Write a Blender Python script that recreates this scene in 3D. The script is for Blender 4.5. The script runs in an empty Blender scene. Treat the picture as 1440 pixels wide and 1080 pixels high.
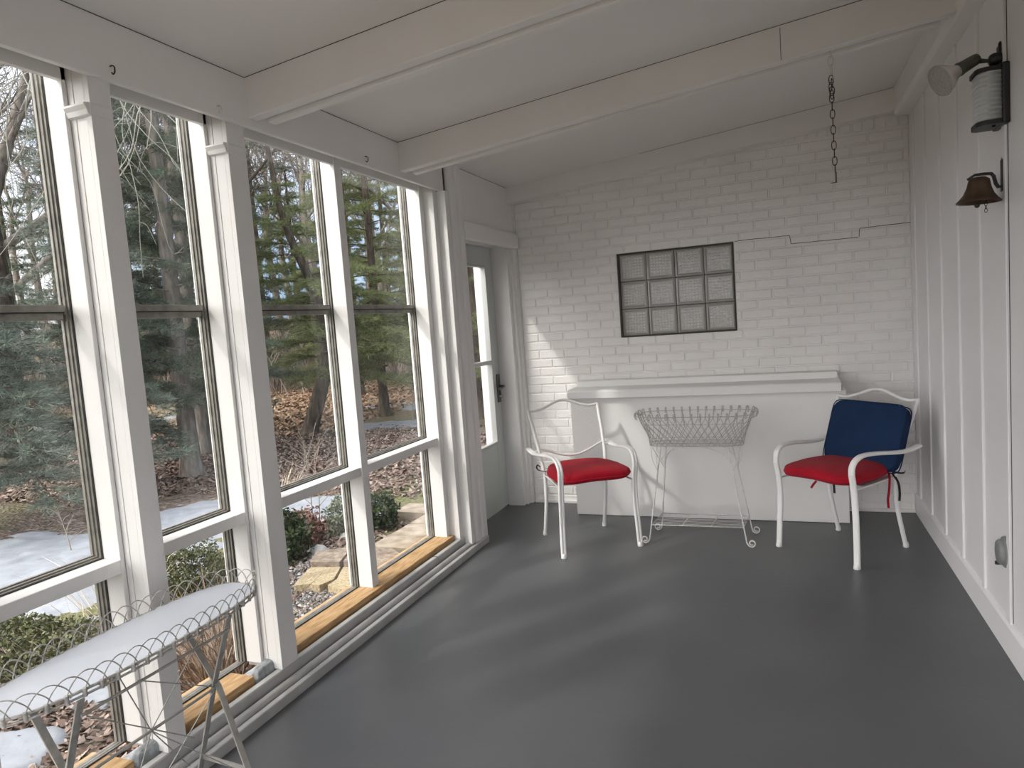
import bpy, bmesh, math, random
import numpy as np
from mathutils import Vector, Matrix, noise

rng = random.Random(7)
C = bpy.context.scene.collection
PI = math.pi

# ------------------------------------------------------------------ camera
CAM_Z = 1.434
M = ((0.9295291, 0.3615233, -0.07263989),
     (-0.03646497, -0.10590615, -0.9937073),
     (-0.36694135, 0.92632866, -0.08525991))
cam_d = bpy.data.cameras.new('camera')
cam = bpy.data.objects.new('camera', cam_d)
C.objects.link(cam)
r_, d_, f_ = (Vector(v) for v in M)
cam.matrix_world = Matrix(((r_.x, -d_.x, -f_.x, 0), (r_.y, -d_.y, -f_.y, 0), (r_.z, -d_.z, -f_.z, CAM_Z), (0, 0, 0, 1)))
cam_d.sensor_width = 36
cam_d.lens = 972.5 / 1440 * 36
cam_d.clip_end = 500
cam_d.clip_start = 0.02
bpy.context.scene.camera = cam


# ------------------------------------------------------------------ materials
def mat(name, col, rough=0.6, metal=0.0, bump=None, var=None, spec=0.5, sheen=0.0, coat=0.0):
    """col: linear rgb. bump=(scale, strength). var=(scale, amount): blotchy colour variation"""
    m = bpy.data.materials.new(name)
    m.use_nodes = True
    nt = m.node_tree
    b = nt.nodes['Principled BSDF']
    b.inputs['Base Color'].default_value = (*col, 1)
    b.inputs['Roughness'].default_value = rough
    b.inputs['Metallic'].default_value = metal
    b.inputs['Specular IOR Level'].default_value = spec
    if sheen:
        b.inputs['Sheen Weight'].default_value = sheen
    tc = nt.nodes.new('ShaderNodeTexCoord')
    if var:
        n = nt.nodes.new('ShaderNodeTexNoise')
        n.inputs['Scale'].default_value = var[0]
        n.inputs['Detail'].default_value = 6
        nt.links.new(tc.outputs['Object'], n.inputs['Vector'])
        r = nt.nodes.new('ShaderNodeValToRGB')
        a = var[1]
        r.color_ramp.elements[0].position = 0.3
        r.color_ramp.elements[1].position = 0.7
        r.color_ramp.elements[0].color = (*[c * (1 - a) for c in col], 1)
        r.color_ramp.elements[1].color = (*[min(1, c * (1 + a)) for c in col], 1)
        nt.links.new(n.outputs['Fac'], r.inputs['Fac'])
        nt.links.new(r.outputs['Color'], b.inputs['Base Color'])
    if bump:
        n = nt.nodes.new('ShaderNodeTexNoise')
        n.inputs['Scale'].default_value = bump[0]
        n.inputs['Detail'].default_value = 4
        nt.links.new(tc.outputs['Object'], n.inputs['Vector'])
        bp = nt.nodes.new('ShaderNodeBump')
        bp.inputs['Strength'].default_value = bump[1]
        bp.inputs['Distance'].default_value = 0.01
        nt.links.new(n.outputs['Fac'], bp.inputs['Height'])
        nt.links.new(bp.outputs['Normal'], b.inputs['Normal'])
    return m


def ramp_mat(name, stops, rough=0.8, scale=8, detail=8, kind='NOISE', island=False, stretch=(1, 1, 1), bump=0.0, spec=0.3, transl=0.0, lo=0.0, hi=1.0):
    """colour from a ramp driven by noise / voronoi cells / random per island"""
    m = bpy.data.materials.new(name)
    m.use_nodes = True
    nt = m.node_tree
    b = nt.nodes['Principled BSDF']
    b.inputs['Roughness'].default_value = rough
    b.inputs['Specular IOR Level'].default_value = spec
    r = nt.nodes.new('ShaderNodeValToRGB')
    els = r.color_ramp.elements
    while len(els) < len(stops):
        els.new(0.5)
    for i, (p, c) in enumerate(stops):
        els[i].position = lo + p * (hi - lo)
        els[i].color = (*c, 1)
    if island:
        g = nt.nodes.new('ShaderNodeNewGeometry')
        nt.links.new(g.outputs['Random Per Island'], r.inputs['Fac'])
    else:
        tc = nt.nodes.new('ShaderNodeTexCoord')
        mp = nt.nodes.new('ShaderNodeMapping')
        mp.inputs['Scale'].default_value = stretch
        nt.links.new(tc.outputs['Object'], mp.inputs['Vector'])
        if kind == 'NOISE':
            n = nt.nodes.new('ShaderNodeTexNoise')
            n.inputs['Scale'].default_value = scale
            n.inputs['Detail'].default_value = detail
            o = n.outputs['Fac']
        else:
            n = nt.nodes.new('ShaderNodeTexVoronoi')
            n.inputs['Scale'].default_value = scale
            sp = nt.nodes.new('ShaderNodeSeparateColor')
            nt.links.new(n.outputs['Color'], sp.inputs['Color'])
            o = sp.outputs[0]
        nt.links.new(mp.outputs['Vector'], n.inputs['Vector'])
        nt.links.new(o, r.inputs['Fac'])
        if bump:
            bp = nt.nodes.new('ShaderNodeBump')
            bp.inputs['Strength'].default_value = bump
            bp.inputs['Distance'].default_value = 0.02
            nt.links.new(o, bp.inputs['Height'])
            nt.links.new(bp.outputs['Normal'], b.inputs['Normal'])
    nt.links.new(r.outputs['Color'], b.inputs['Base Color'])
    if transl:
        t = nt.nodes.new('ShaderNodeBsdfTranslucent')
        nt.links.new(r.outputs['Color'], t.inputs['Color'])
        mx = nt.nodes.new('ShaderNodeMixShader')
        mx.inputs['Fac'].default_value = transl
        nt.links.new(b.outputs[0], mx.inputs[1])
        nt.links.new(t.outputs[0], mx.inputs[2])
        nt.links.new(mx.outputs[0], nt.nodes['Material Output'].inputs['Surface'])
    return m


W = mat('white_paint', (0.80, 0.785, 0.765), 0.45, bump=(60, 0.05), var=(2.2, 0.025))
WPOST = mat('white_post_paint', (0.78, 0.77, 0.755), 0.5, bump=(90, 0.10), var=(3, 0.03))
WCEIL = mat('ceiling_paint', (0.78, 0.76, 0.735), 0.5, bump=(20, 0.03), var=(1.0, 0.03))
WBEAM = mat('beam_paint', (0.79, 0.775, 0.755), 0.5, bump=(45, 0.08), var=(3, 0.03))
WBRICK = mat('brick_paint', (0.80, 0.785, 0.77), 0.55, bump=(55, 0.25), var=(4, 0.04))
WALLR = mat('board_paint', (0.80, 0.785, 0.79), 0.42, bump=(30, 0.04), var=(1.5, 0.02))
FLOOR = mat('grey_floor_paint', (0.096, 0.100, 0.107), 0.40, bump=(35, 0.06), var=(1.6, 0.10))
TRACK = mat('track_paint', (0.52, 0.52, 0.515), 0.42, metal=0.25, bump=(60, 0.10), var=(9, 0.10))
ALU = mat('weathered_aluminium', (0.235, 0.225, 0.20), 0.5, metal=0.1, bump=(80, 0.15), var=(25, 0.25))
GASKET = mat('dark_gasket', (0.03, 0.03, 0.028), 0.7)
CRACK = mat('dark_crack', (0.05, 0.045, 0.04), 0.9)
DOORM = mat('storm_door_enamel', (0.52, 0.55, 0.54), 0.4, var=(4, 0.04))
SILL = ramp_mat('sill_wood', [(0, (0.26, 0.145, 0.06)), (0.45, (0.48, 0.30, 0.145)), (1, (0.62, 0.43, 0.24))], 0.6, 9, 8, stretch=(9, 1, 9), bump=0.15, lo=0.25, hi=0.75)
STONE = mat('pier_concrete', (0.27, 0.29, 0.30), 0.85, bump=(70, 0.5), var=(40, 0.3))
WIREW = mat('white_wire', (0.70, 0.69, 0.67), 0.45, bump=(150, 0.15), var=(60, 0.12))
WIREB = mat('weathered_basket_wire', (0.46, 0.44, 0.425), 0.5, var=(40, 0.25))
TABLEW = mat('table_wire', (0.42, 0.41, 0.39), 0.5, bump=(150, 0.2), var=(60, 0.35))
TABTOP = mat('white_table_top', (0.60, 0.635, 0.70), 0.45, bump=(20, 0.03))
STRAP = mat('grey_steel_strap', (0.42, 0.41, 0.38), 0.5, metal=0.3, var=(30, 0.2))
CHAIRW = mat('white_chair_enamel', (0.80, 0.80, 0.79), 0.35)
MESHW = mat('white_mesh_enamel', (0.74, 0.73, 0.72), 0.45)
RED = mat('red_fabric', (0.34, 0.005, 0.018), 0.85, bump=(220, 0.35), var=(14, 0.12), spec=0.2, sheen=0.05)
BLUE = mat('navy_fabric', (0.009, 0.027, 0.074), 0.85, bump=(220, 0.35), var=(10, 0.10), spec=0.2)
TIE = mat('dark_tie', (0.02, 0.015, 0.02), 0.9)
BLACK = mat('black_metal', (0.012, 0.012, 0.013), 0.45)
OLIVE = mat('socket_bakelite', (0.07, 0.075, 0.06), 0.5, var=(20, 0.2))
LENS = mat('frosted_lens', (0.55, 0.57, 0.56), 0.35, var=(10, 0.06))
IRON = mat('bell_bracket_iron', (0.016, 0.014, 0.013), 0.6, bump=(80, 0.3))
BELL = mat('old_bronze', (0.085, 0.052, 0.032), 0.55, metal=0.5, bump=(60, 0.25), var=(16, 0.4))
CHAINM = mat('dark_chain', (0.035, 0.028, 0.024), 0.55, metal=0.4)
OUTLET = mat('grey_cover', (0.20, 0.205, 0.20), 0.5, var=(20, 0.15))
HANDLE = mat('dark_handle', (0.10, 0.095, 0.085), 0.35, metal=0.7)
CHROME = mat('bright_latch', (0.5, 0.5, 0.48), 0.3, metal=0.8)

# window glass: clear with a weak mirror reflection
GLASS = bpy.data.materials.new('window_glass')
GLASS.use_nodes = True
_n = GLASS.node_tree
_n.nodes.remove(_n.nodes['Principled BSDF'])
_t = _n.nodes.new('ShaderNodeBsdfTransparent'); _t.inputs['Color'].default_value = (0.965, 0.975, 0.97, 1)
_g = _n.nodes.new('ShaderNodeBsdfGlossy'); _g.inputs['Roughness'].default_value = 0.01
_l = _n.nodes.new('ShaderNodeLayerWeight'); _l.inputs['Blend'].default_value = 0.5
_p = _n.nodes.new('ShaderNodeMath'); _p.operation = 'POWER'; _p.inputs[1].default_value = 5.0
_n.links.new(_l.outputs['Facing'], _p.inputs[0])
_m = _n.nodes.new('ShaderNodeMath'); _m.operation = 'MULTIPLY_ADD'; _m.inputs[1].default_value = 0.6; _m.inputs[2].default_value = 0.028
_x = _n.nodes.new('ShaderNodeMixShader')
_n.links.new(_p.outputs[0], _m.inputs[0])
_n.links.new(_m.outputs[0], _x.inputs['Fac'])
_n.links.new(_t.outputs[0], _x.inputs[1]); _n.links.new(_g.outputs[0], _x.inputs[2])
_n.links.new(_x.outputs[0], _n.nodes['Material Output'].inputs['Surface'])

# bulb glass
BULB = bpy.data.materials.new('bulb_glass'); BULB.use_nodes = True
_b = BULB.node_tree.nodes['Principled BSDF']
_b.inputs['Base Color'].default_value = (0.72, 0.68, 0.65, 1); _b.inputs['Roughness'].default_value = 0.10
_b.inputs['Metallic'].default_value = 0.3
BULBF = mat('bulb_face_glass', (0.40, 0.385, 0.36), 0.12, bump=(130, 0.9), metal=0.2)

# glass block: pressed grid of small lenses in smoky glass; pale lens colour stands in for light shining through
BLOCK = bpy.data.materials.new('glass_block'); BLOCK.use_nodes = True
_n = BLOCK.node_tree; _b = _n.nodes['Principled BSDF']
_b.inputs['Base Color'].default_value = (0.40, 0.385, 0.365, 1); _b.inputs['Roughness'].default_value = 0.18
BLENS = bpy.data.materials.new('glass_block_lens'); BLENS.use_nodes = True
_n = BLENS.node_tree; _b = _n.nodes['Principled BSDF']
_b.inputs['Base Color'].default_value = (0.93, 0.92, 0.90, 1); _b.inputs['Roughness'].default_value = 0.25
_t = _n.nodes.new('ShaderNodeBsdfTranslucent'); _t.inputs['Color'].default_value = (0.9, 0.9, 0.88, 1)
_x = _n.nodes.new('ShaderNodeMixShader'); _x.inputs['Fac'].default_value = 0.3
_n.links.new(_b.outputs[0], _x.inputs[1]); _n.links.new(_t.outputs[0], _x.inputs[2])
_n.links.new(_x.outputs[0], _n.nodes['Material Output'].inputs['Surface'])
GROUT = mat('dark_grout', (0.06, 0.052, 0.045), 0.9)


# ------------------------------------------------------------------ mesh builder
class MB:
    def __init__(s):
        s.v = []; s.f = []; s.sm = []

    def add(s, vs, fs, smooth=False):
        o = len(s.v)
        s.v += [tuple(v) for v in vs]
        s.f += [tuple(i + o for i in f) for f in fs]
        s.sm += [smooth] * len(fs)

    def box(s, x0, x1, y0, y1, z0, z1):
        s.add([(x0, y0, z0), (x1, y0, z0), (x1, y1, z0), (x0, y1, z0), (x0, y0, z1), (x1, y0, z1), (x1, y1, z1), (x0, y1, z1)],
              [(3, 2, 1, 0), (4, 5, 6, 7), (0, 1, 5, 4), (1, 2, 6, 5), (2, 3, 7, 6), (3, 0, 4, 7)])
        return s

    def prism(s, poly, axis, a, b, smooth=False):
        """poly: list of 2-D points, extruded along axis ('x': (y,z), 'y': (x,z), 'z': (x,y)) from a to b"""
        def p(q, t):
            return {'x': (t, q[0], q[1]), 'y': (q[0], t, q[1]), 'z': (q[0], q[1], t)}[axis]
        n = len(poly)
        vs = [p(q, a) for q in poly] + [p(q, b) for q in poly]
        s.add(vs, [(i, (i + 1) % n, (i + 1) % n + n, i + n) for i in range(n)], smooth)
        s.add(vs, [tuple(range(n))[::-1], tuple(range(n, 2 * n))])
        return s

    def frames(s, pts, closed):
        P = [Vector(p) for p in pts]; n = len(P); T = []
        for i in range(n):
            if closed:
                t = P[(i + 1) % n] - P[i - 1]
            else:
                t = P[min(i + 1, n - 1)] - P[max(i - 1, 0)]
            T.append(t.normalized() if t.length > 1e-9 else Vector((0, 0, 1)))
        u = T[0].orthogonal().normalized(); U = []
        for i in range(n):
            u = u - T[i] * u.dot(T[i])
            u = u.normalized() if u.length > 1e-6 else T[i].orthogonal().normalized()
            U.append(u.copy())
        return P, T, U

    def tube(s, pts, r, n=8, closed=False, smooth=True):
        P, T, U = s.frames(pts, closed)
        m = len(P); vs = []
        for i in range(m):
            w = T[i].cross(U[i])
            ri = r[i] if isinstance(r, (list, tuple)) else r
            for k in range(n):
                a = 2 * PI * k / n
                vs.append(P[i] + (U[i] * math.cos(a) + w * math.sin(a)) * ri)
        fs = []
        for i in range(m if closed else m - 1):
            j = (i + 1) % m
            fs += [(i * n + k, i * n + (k + 1) % n, j * n + (k + 1) % n, j * n + k) for k in range(n)]
        s.add(vs, fs, smooth)
        if not closed:
            s.add(vs[:n], [tuple(range(n))[::-1]]); s.add(vs[-n:], [tuple(range(n))])
        return s

    def sweep(s, pts, sec, side, smooth=True):
        """sec: closed 2-D outline in (side, normal) coordinates; side: fixed vector (or list)"""
        P, T, _ = s.frames(pts, False); n = len(sec); vs = []
        for i, p in enumerate(P):
            sd = Vector(side[i] if isinstance(side, list) else side)
            sd = (sd - T[i] * sd.dot(T[i])).normalized(); nn = T[i].cross(sd)
            vs += [p + sd * a + nn * b for a, b in sec]
        m = len(P)
        s.add(vs, [(i * n + k, i * n + (k + 1) % n, (i + 1) * n + (k + 1) % n, (i + 1) * n + k) for i in range(m - 1) for k in range(n)], smooth)
        s.add(vs[:n], [tuple(range(n))[::-1]]); s.add(vs[-n:], [tuple(range(n))])
        return s

    def lathe(s, prof, mtx=None, n=24, smooth=True):
        """prof: (radius, z) pairs round the local z axis"""
        mtx = mtx or Matrix.Identity(4); vs = []; m = len(prof)
        for r, z in prof:
            for k in range(n):
                a = 2 * PI * k / n
                vs.append(mtx @ Vector((r * math.cos(a), r * math.sin(a), z)))
        s.add(vs, [(i * n + k, i * n + (k + 1) % n, (i + 1) * n + (k + 1) % n, (i + 1) * n + k) for i in range(m - 1) for k in range(n)], smooth)
        s.add(vs[:n], [tuple(range(n))[::-1]]); s.add(vs[-n:], [tuple(range(n))])
        return s

    def sellip(s, c, half, e1, e2, nu=20, nv=32, fn=None):
        """superellipsoid cushion; fn(x,y,z)->(x,y,z) shapes it in its local frame"""
        def pw(a, e):
            return math.copysign(abs(a) ** e, a)
        vs = []
        for i in range(nu + 1):
            t = -PI / 2 + PI * i / nu
            for k in range(nv):
                ph = 2 * PI * k / nv
                p = (half[0] * pw(math.cos(t), e1) * pw(math.cos(ph), e2), half[1] * pw(math.cos(t), e1) * pw(math.sin(ph), e2), half[2] * pw(math.sin(t), e1))
                if fn:
                    p = fn(*p)
                vs.append((p[0] + c[0], p[1] + c[1], p[2] + c[2]))
        s.add(vs, [(i * nv + k, i * nv + (k + 1) % nv, (i + 1) * nv + (k + 1) % nv, (i + 1) * nv + k) for i in range(nu) for k in range(nv)], True)
        return s

    def build(s, name, m, parent=None, bevel=0.0, mats=None):
        me = bpy.data.meshes.new(name)
        me.from_pydata(s.v, [], s.f)
        me.polygons.foreach_set('use_smooth', s.sm)
        me.validate(); me.update()
        me.materials.append(m)
        o = bpy.data.objects.new(name, me)
        C.objects.link(o)
        if parent:
            o.parent = parent
        if bevel:
            b = o.modifiers.new('bevel', 'BEVEL'); b.width = bevel; b.segments = 2; b.limit_method = 'ANGLE'
        return o


def np_mesh(name, verts, faces_n, m, parent=None):
    """fast mesh from a vertex array whose faces are consecutive runs of faces_n vertices"""
    verts = np.asarray(verts, dtype=np.float32).reshape(-1, 3)
    nv = len(verts); nf = nv // faces_n
    me = bpy.data.meshes.new(name)
    me.vertices.add(nv); me.vertices.foreach_set('co', verts.ravel())
    me.loops.add(nv); me.loops.foreach_set('vertex_index', np.arange(nv, dtype=np.int32))
    me.polygons.add(nf); me.polygons.foreach_set('loop_start', np.arange(nf, dtype=np.int32) * faces_n)
    me.polygons.foreach_set('loop_total', np.full(nf, faces_n, dtype=np.int32))
    me.update(); me.validate()
    me.materials.append(m)
    o = bpy.data.objects.new(name, me)
    C.objects.link(o)
    if parent:
        o.parent = parent
    return o


def tag(o, label, cat, group=None, kind=None):
    o['label'] = label; o['category'] = cat
    if group: o['group'] = group
    if kind: o['kind'] = kind
    return o


def empty(name, loc=(0, 0, 0), rz=0.0):
    o = bpy.data.objects.new(name, None); C.objects.link(o)
    o.location = loc; o.rotation_euler = (0, 0, rz); o.empty_display_size = 0.1
    return o


def dup(root, loc, rz):
    r = root.copy(); C.objects.link(r); r.location = loc; r.rotation_euler = (0, 0, rz)
    for ch in list(root.children):
        c = ch.copy(); C.objects.link(c); c.parent = r
        for g in ch.children:
            d = g.copy(); C.objects.link(d); d.parent = c
    return r


def B(name, dims, m, parent=None, bevel=0.002):
    return MB().box(*dims).build(name, m, parent, bevel)


def spline(pts, n=6, closed=False):
    """Catmull-Rom through the points"""
    P = [Vector(p) for p in pts]; out = []; m = len(P)
    for i in range(m if closed else m - 1):
        if closed:
            a, b, c, d = P[i - 1], P[i], P[(i + 1) % m], P[(i + 2) % m]
        else:
            a, b, c, d = P[max(i - 1, 0)], P[i], P[i + 1], P[min(i + 2, m - 1)]
        for k in range(n):
            t = k / n
            out.append(0.5 * ((2 * b) + (c - a) * t + (2 * a - 5 * b + 4 * c - d) * t * t + (3 * b - a - 3 * c + d) * t ** 3))
    if not closed:
        out.append(P[-1])
    return out


# ================================================================== ROOM SHELL
XL, XR, YB, YR = -1.93, 0.79, 5.14, -1.3
SL = 0.097
def zc(x): return 2.475 + SL * (x + 1.93)       # ceiling height, rising to the house wall

tag(MB().box(-2.12, 0.9, YR - 0.1, 5.35, -0.12, 0).build('floor', FLOOR), 'smooth grey painted porch floor', 'floor', kind='structure')
MB_ = MB(); MB_.prism([(-2.07, zc(-2.07)), (0.95, zc(0.95)), (0.95, zc(0.95) + 0.12), (-2.07, zc(-2.07) + 0.12)], 'y', YR - 0.5, 5.5)
tag(MB_.build('ceiling', WCEIL), 'sloping white painted board ceiling', 'ceiling', kind='structure')

# --- back wall: painted bricks modelled one by one in the wall's mesh
BL, BH, MJ = 0.2032, 0.0677, 0.0085
GX0, GX1, GZ0, GZ1 = -1.122, -0.304, 1.283, 1.892      # glass block opening
FX0, FX1, FZ = -1.47, 0.34, 0.95                       # hidden behind the box
wb = MB()
# backing slab with the opening
for d in ((-2.3, GX0, 0, 2.75), (GX1, 0.9, 0, 2.75), (GX0, GX1, 0, GZ0), (GX0, GX1, GZ1, 2.75)):
    wb.box(d[0], d[1], YB + 0.0054, YB + 0.22, d[2], d[3])
def brick(x0, x1, z0, z1):
    if x1 - x0 < 0.012 or z1 - z0 < 0.012: return
    c = 0.0040; j = MJ / 2
    x0 += j; x1 -= j; z0 += j; z1 -= j
    dy = [rng.uniform(-0.0016, 0.0012) for _ in range(4)]
    yb = YB + 0.0062
    q = [(x0, yb, z0), (x1, yb, z0), (x1, yb, z1), (x0, yb, z1),
         (x0 + c, YB + dy[0], z0 + c), (x1 - c, YB + dy[1], z0 + c), (x1 - c, YB + dy[2], z1 - c), (x0 + c, YB + dy[3], z1 - c)]
    wb.add(q, [(4, 5, 6, 7), (0, 1, 5, 4), (1, 2, 6, 5), (2, 3, 7, 6), (3, 0, 4, 7)])
zrow = GZ1 - 28 * BH
k = 0
SOLD = 2.51
while zrow < SOLD - 0.02:
    z0, z1 = max(zrow, 0.0), min(zrow + BH, SOLD)
    x = -1.915 - (BL / 2 if k % 2 else 0) + 0.03
    while x < XR:
        a, b = max(x, -1.915), min(x + BL, XR)
        if z1 > GZ0 + 0.01 and z0 < GZ1 - 0.01:
            if a < GX0: brick(a, min(b, GX0), z0, z1)
            if b > GX1: brick(max(a, GX1), b, z0, z1)
        else:
            brick(a, b, z0, z1)
        x += BL
    zrow += BH; k += 1
x = -0.35
while x < XR:                                           # soldier course under the sloping beam
    brick(x, min(x + BH, XR), SOLD, 2.66); x += BH
wall_back = tag(wb.build('wall_back', WBRICK), 'end wall of white painted brick', 'wall', kind='structure')
cr = MB()
for pts in ([(-0.29, 1.898), (-0.2, 1.902), (-0.08, 1.9), (0.064, 1.899)], [(0.064, 1.899), (0.07, 1.87), (0.072, 1.842)], [(0.072, 1.842), (0.28, 1.841), (0.483, 1.840)], [(0.488, 1.842), (0.49, 1.87), (0.492, 1.893)], [(0.492, 1.897), (0.64, 1.899), (0.785, 1.901)]):
    pp = spline([(a, YB - 0.0005, b) for a, b in pts], 8)
    cr.tube([(p.x, p.y, p.z + rng.uniform(-.0012, .0012)) for p in pp], 0.0019, 5)
cr.build('mortar_crack', CRACK, wall_back)
B('mortar_skirt', (-1.9, -1.475, 5.118, 5.146, 0.0, 0.022), WBRICK, wall_back, 0.004)
B('mortar_skirt', (0.365, 0.785, 5.118, 5.146, 0.0, 0.022), WBRICK, wall_back, 0.004)

# --- right wall: boards and battens
wr = MB().box(XR, XR + 0.15, YR - 0.1, 5.36, 0, 2.9)
wall_right = tag(wr.build('wall_right', WALLR), 'house wall of white boards and battens', 'wall', kind='structure')
for y in [4.99, 4.635, 4.255, 3.87, 3.485, 3.115, 2.72, 2.33, 1.95, 1.56, 1.17, 0.78, 0.4, 0.0, -0.4, -0.8]:
    B('batten', (XR - 0.010, XR + 0.001, y - 0.02, y + 0.02, 0.13, 2.6), WALLR, wall_right, 0.003)
B('board_seam', (XR - 0.0015, XR + 0.001, 3.086, 3.091, 0.14, 2.565), CRACK, wall_right, 0)
bb = MB().prism([(XR, 0), (XR - 0.016, 0), (XR - 0.016, 0.120), (XR - 0.010, 0.132), (XR, 0.136)], 'y', YR, YB - 0.002)
tag(bb.build('baseboard_right', WALLR, bevel=0.001), 'white baseboard along the house wall', 'baseboard', kind='structure')

# --- rear wall behind the camera: unseen, low, its opening sized to let in fill light
rw = MB().box(-2.1, 0.9, YR - 0.1, YR, 0, 0.35).box(-2.1, 0.9, YR - 0.1, YR, 2.30, 2.8).box(-0.62, -0.56, YR - 0.1, YR, 0.35, 2.30)
tag(rw.build('wall_rear', W), 'unseen rear wall of the porch, left open to let in light', 'wall', kind='structure')

# --- left wall: header, posts, windows
lw = MB().box(-2.065, -1.951, YR, 5.3, 2.43, 2.56)
tag(lw.build('wall_left', W), 'framing over the row of porch windows', 'wall', kind='structure')
hd = MB().box(-1.952, XL, YR, 3.958, 2.285, 2.50)
header = tag(hd.build('trim_1', W, bevel=0.003), 'long white header board over the windows', 'trim', kind='structure')

MB().box(XL - .001, XL + .0012, YR, 5.03, zc(XL) - .0022, zc(XL) + .002).build('ceiling_gap', CRACK, header)
JX0, JX1 = -2.118, -2.042                     # jamb boards
def post(y0, y1, label, first=False):
    e = empty('window_post', (0, 0, 0))
    m = MB()
    # grooved boards toward the camera, plain inner face
    m.box(-2.13, -1.952, y0 + 0.006, y1, 0.10, 2.42)
    m.box(-2.042, -2.018, y0, y0 + 0.01, 0.10, 2.32)
    m.box(-2.0165, -1.972, y0 + 0.0015, y0 + 0.01, 0.10, 2.32)
    m.box(-1.9705, -1.950, y0, y1, 0.10, 2.32)
    m.build('shaft', WPOST, e, 0.0012)
    c = MB()
    prof = [(0.0, 2.166), (0.010, 2.170), (0.014, 2.184), (0.022, 2.196), (0.022, 2.202), (0.0, 2.206)]
    # moulding on the near face with a small return at its outer end
    c.prism([(y0 - a, z) for a, z in prof], 'x', -2.040, -1.950)
    c.prism([(-1.951 + a * 0.35, z) for a, z in prof], 'y', y0 - 0.004, y1 - 0.004)
    vs = [(-2.040, y0 - a, z) for a, z in prof] + [(-2.066, y0, 2.19)]
    c.add(vs, [(i, i + 1, 6) for i in range(5)])
    c.build('capital_moulding', WPOST, e)
    return tag(e, label, 'post', kind='structure')
post(1.014, 1.092, 'white post behind the left end of the table')
post(1.588, 1.664, 'white grooved post beside the middle of the oval table')
post(2.155, 2.252, 'white grooved post at the far tip of the oval table')

GLX = -2.149
def window(n, y0, y1, label, l_post, r_post, sill=True):
    """y0..y1: clear opening between the posts. Jamb boards, two upper sashes, a rail and a low fixed pane"""
    e = empty('window_%d' % n)
    tag(e, label, 'window', kind='structure')
    t = 0.016
    for nm, ya, yb in (('jamb_board', y0, y0 + t), ('jamb_board', y1 - t, y1)):
        B(nm, (JX0 - 0.06, JX1, ya, yb, 0.125, 2.43), WPOST, e, 0.002)
    B('head_board', (-2.062, JX1, y0, y1, 2.286, 2.44), WPOST, e, 0.002)
    a, b = y0 + t, y1 - t
    B('window_rail', (JX0 - 0.062, JX1 - 0.001, a, b, 0.716, 0.762), WPOST, e, 0.003)
    # dark gasket line then grey aluminium frame, upper and lower opening
    for (z0, z1, nm) in ((0.762, 2.44, 'upper_frame'), (0.125, 0.716, 'lower_frame')):
        g = MB(); fr = MB()
        for (xa, xb, w) in ((-2.1228, -2.118, 0.003), ):
            g.box(xa, xb, a, a + w, z0, z1).box(xa, xb, b - w, b, z0, z1).box(xa, xb, a + w, b - w, z0, z0 + w).box(xa, xb, a + w, b - w, z1 - w, z1)
        for (xa, xb, w) in ((-2.134, -2.1225, 0.006), (-2.147, -2.133, 0.011), (-2.158, -2.146, 0.015)):
            fr.box(xa, xb, a, a + w, z0, z1).box(xa, xb, b - w, b, z0, z1).box(xa, xb, a + w, b - w, z0, z0 + w * (1.0 if z0 > .5 else .25))
        f = fr.build(nm, ALU, e, 0.001)
        g.build('gasket', GASKET, f)
    mr = MB().box(-2.155, -2.125, a + 0.02, b - 0.02, 1.578, 1.600).box(-2.165, -2.135, a + 0.02, b - 0.02, 1.553, 1.575)
    mo = mr.build('meeting_rail', ALU, e, 0.0015)
    B('rail_gap', (-2.15, -2.128, a + 0.022, b - 0.022, 1.5745, 1.5785), GASKET, mo, 0)
    for z0, z1 in ((1.59, 2.43), (0.785, 1.565), (0.145, 0.70)):
        B('pane', (GLX - 0.002, GLX + 0.002, a + 0.018, b - 0.018, z0, z1), GLASS, e, 0)
    return e
window(1, 1.092, 1.588, 'leftmost porch window, cut by the picture edge', 0, 0)
window(2, 1.664, 2.155, 'narrow porch window above the far half of the table', 0, 0)
window(3, 2.252, 2.983, 'porch window with a leaning trunk seen through it', 0, 0)
window(4, 3.006, 3.835, 'rightmost porch window, nearest the door', 0, 0)
# off-picture bay toward the camera
window(6, YR + 0.05, 1.014, 'porch window beside the camera', 0, 0)

# slim mullion face between the two last windows
tag(MB().box(-2.119, -2.036, 2.966, 3.023, 0.122, 2.41).build('trim_2', WPOST, bevel=0.002), 'slim white mullion between the two far windows', 'trim', kind='structure')

# stepped jamb and door-side post at the right end of the windows
st = empty('stepped_jamb')
tag(st, 'stepped white jamb where the windows end beside the door', 'trim', kind='structure')
B('outer_jamb', (JX0 - 0.002, -2.030, 3.818, 3.866, 0.105, 2.41), WPOST, st, 0.003)
B('middle_jamb', (-2.13, -1.962, 3.866, 3.914, 0.06, 2.40), WPOST, st, 0.003)
B('inner_jamb', (-2.13, -1.903, 3.914, 3.962, 0.05, 2.285), WPOST, st, 0.003)
B('dark_gap', (-2.13, -1.935, 3.955, 3.99, 0.05, 2.47), GASKET, st, 0)
dp = MB()
def arc(cx, cy, r, a0, a1, n=8):
    return [(cx + r * math.cos(math.radians(a0 + (a1 - a0) * i / n)), cy + r * math.sin(math.radians(a0 + (a1 - a0) * i / n))) for i in range(n + 1)]
prof = [(-2.13, 3.985), (-1.95, 3.985)] + arc(-1.925, 4.01, 0.028, -110, 0) + [(-1.897, 4.055), (-1.906, 4.062), (-1.906, 4.075)] + [(-1.896, 4.083), (-1.895, 4.10)] + arc(-1.905, 4.135, 0.014, -20, 90, 4) + [(-2.13, 4.15)]
dp.prism(prof, 'z', 0.0, zc(-1.9) + 0.0)
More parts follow.
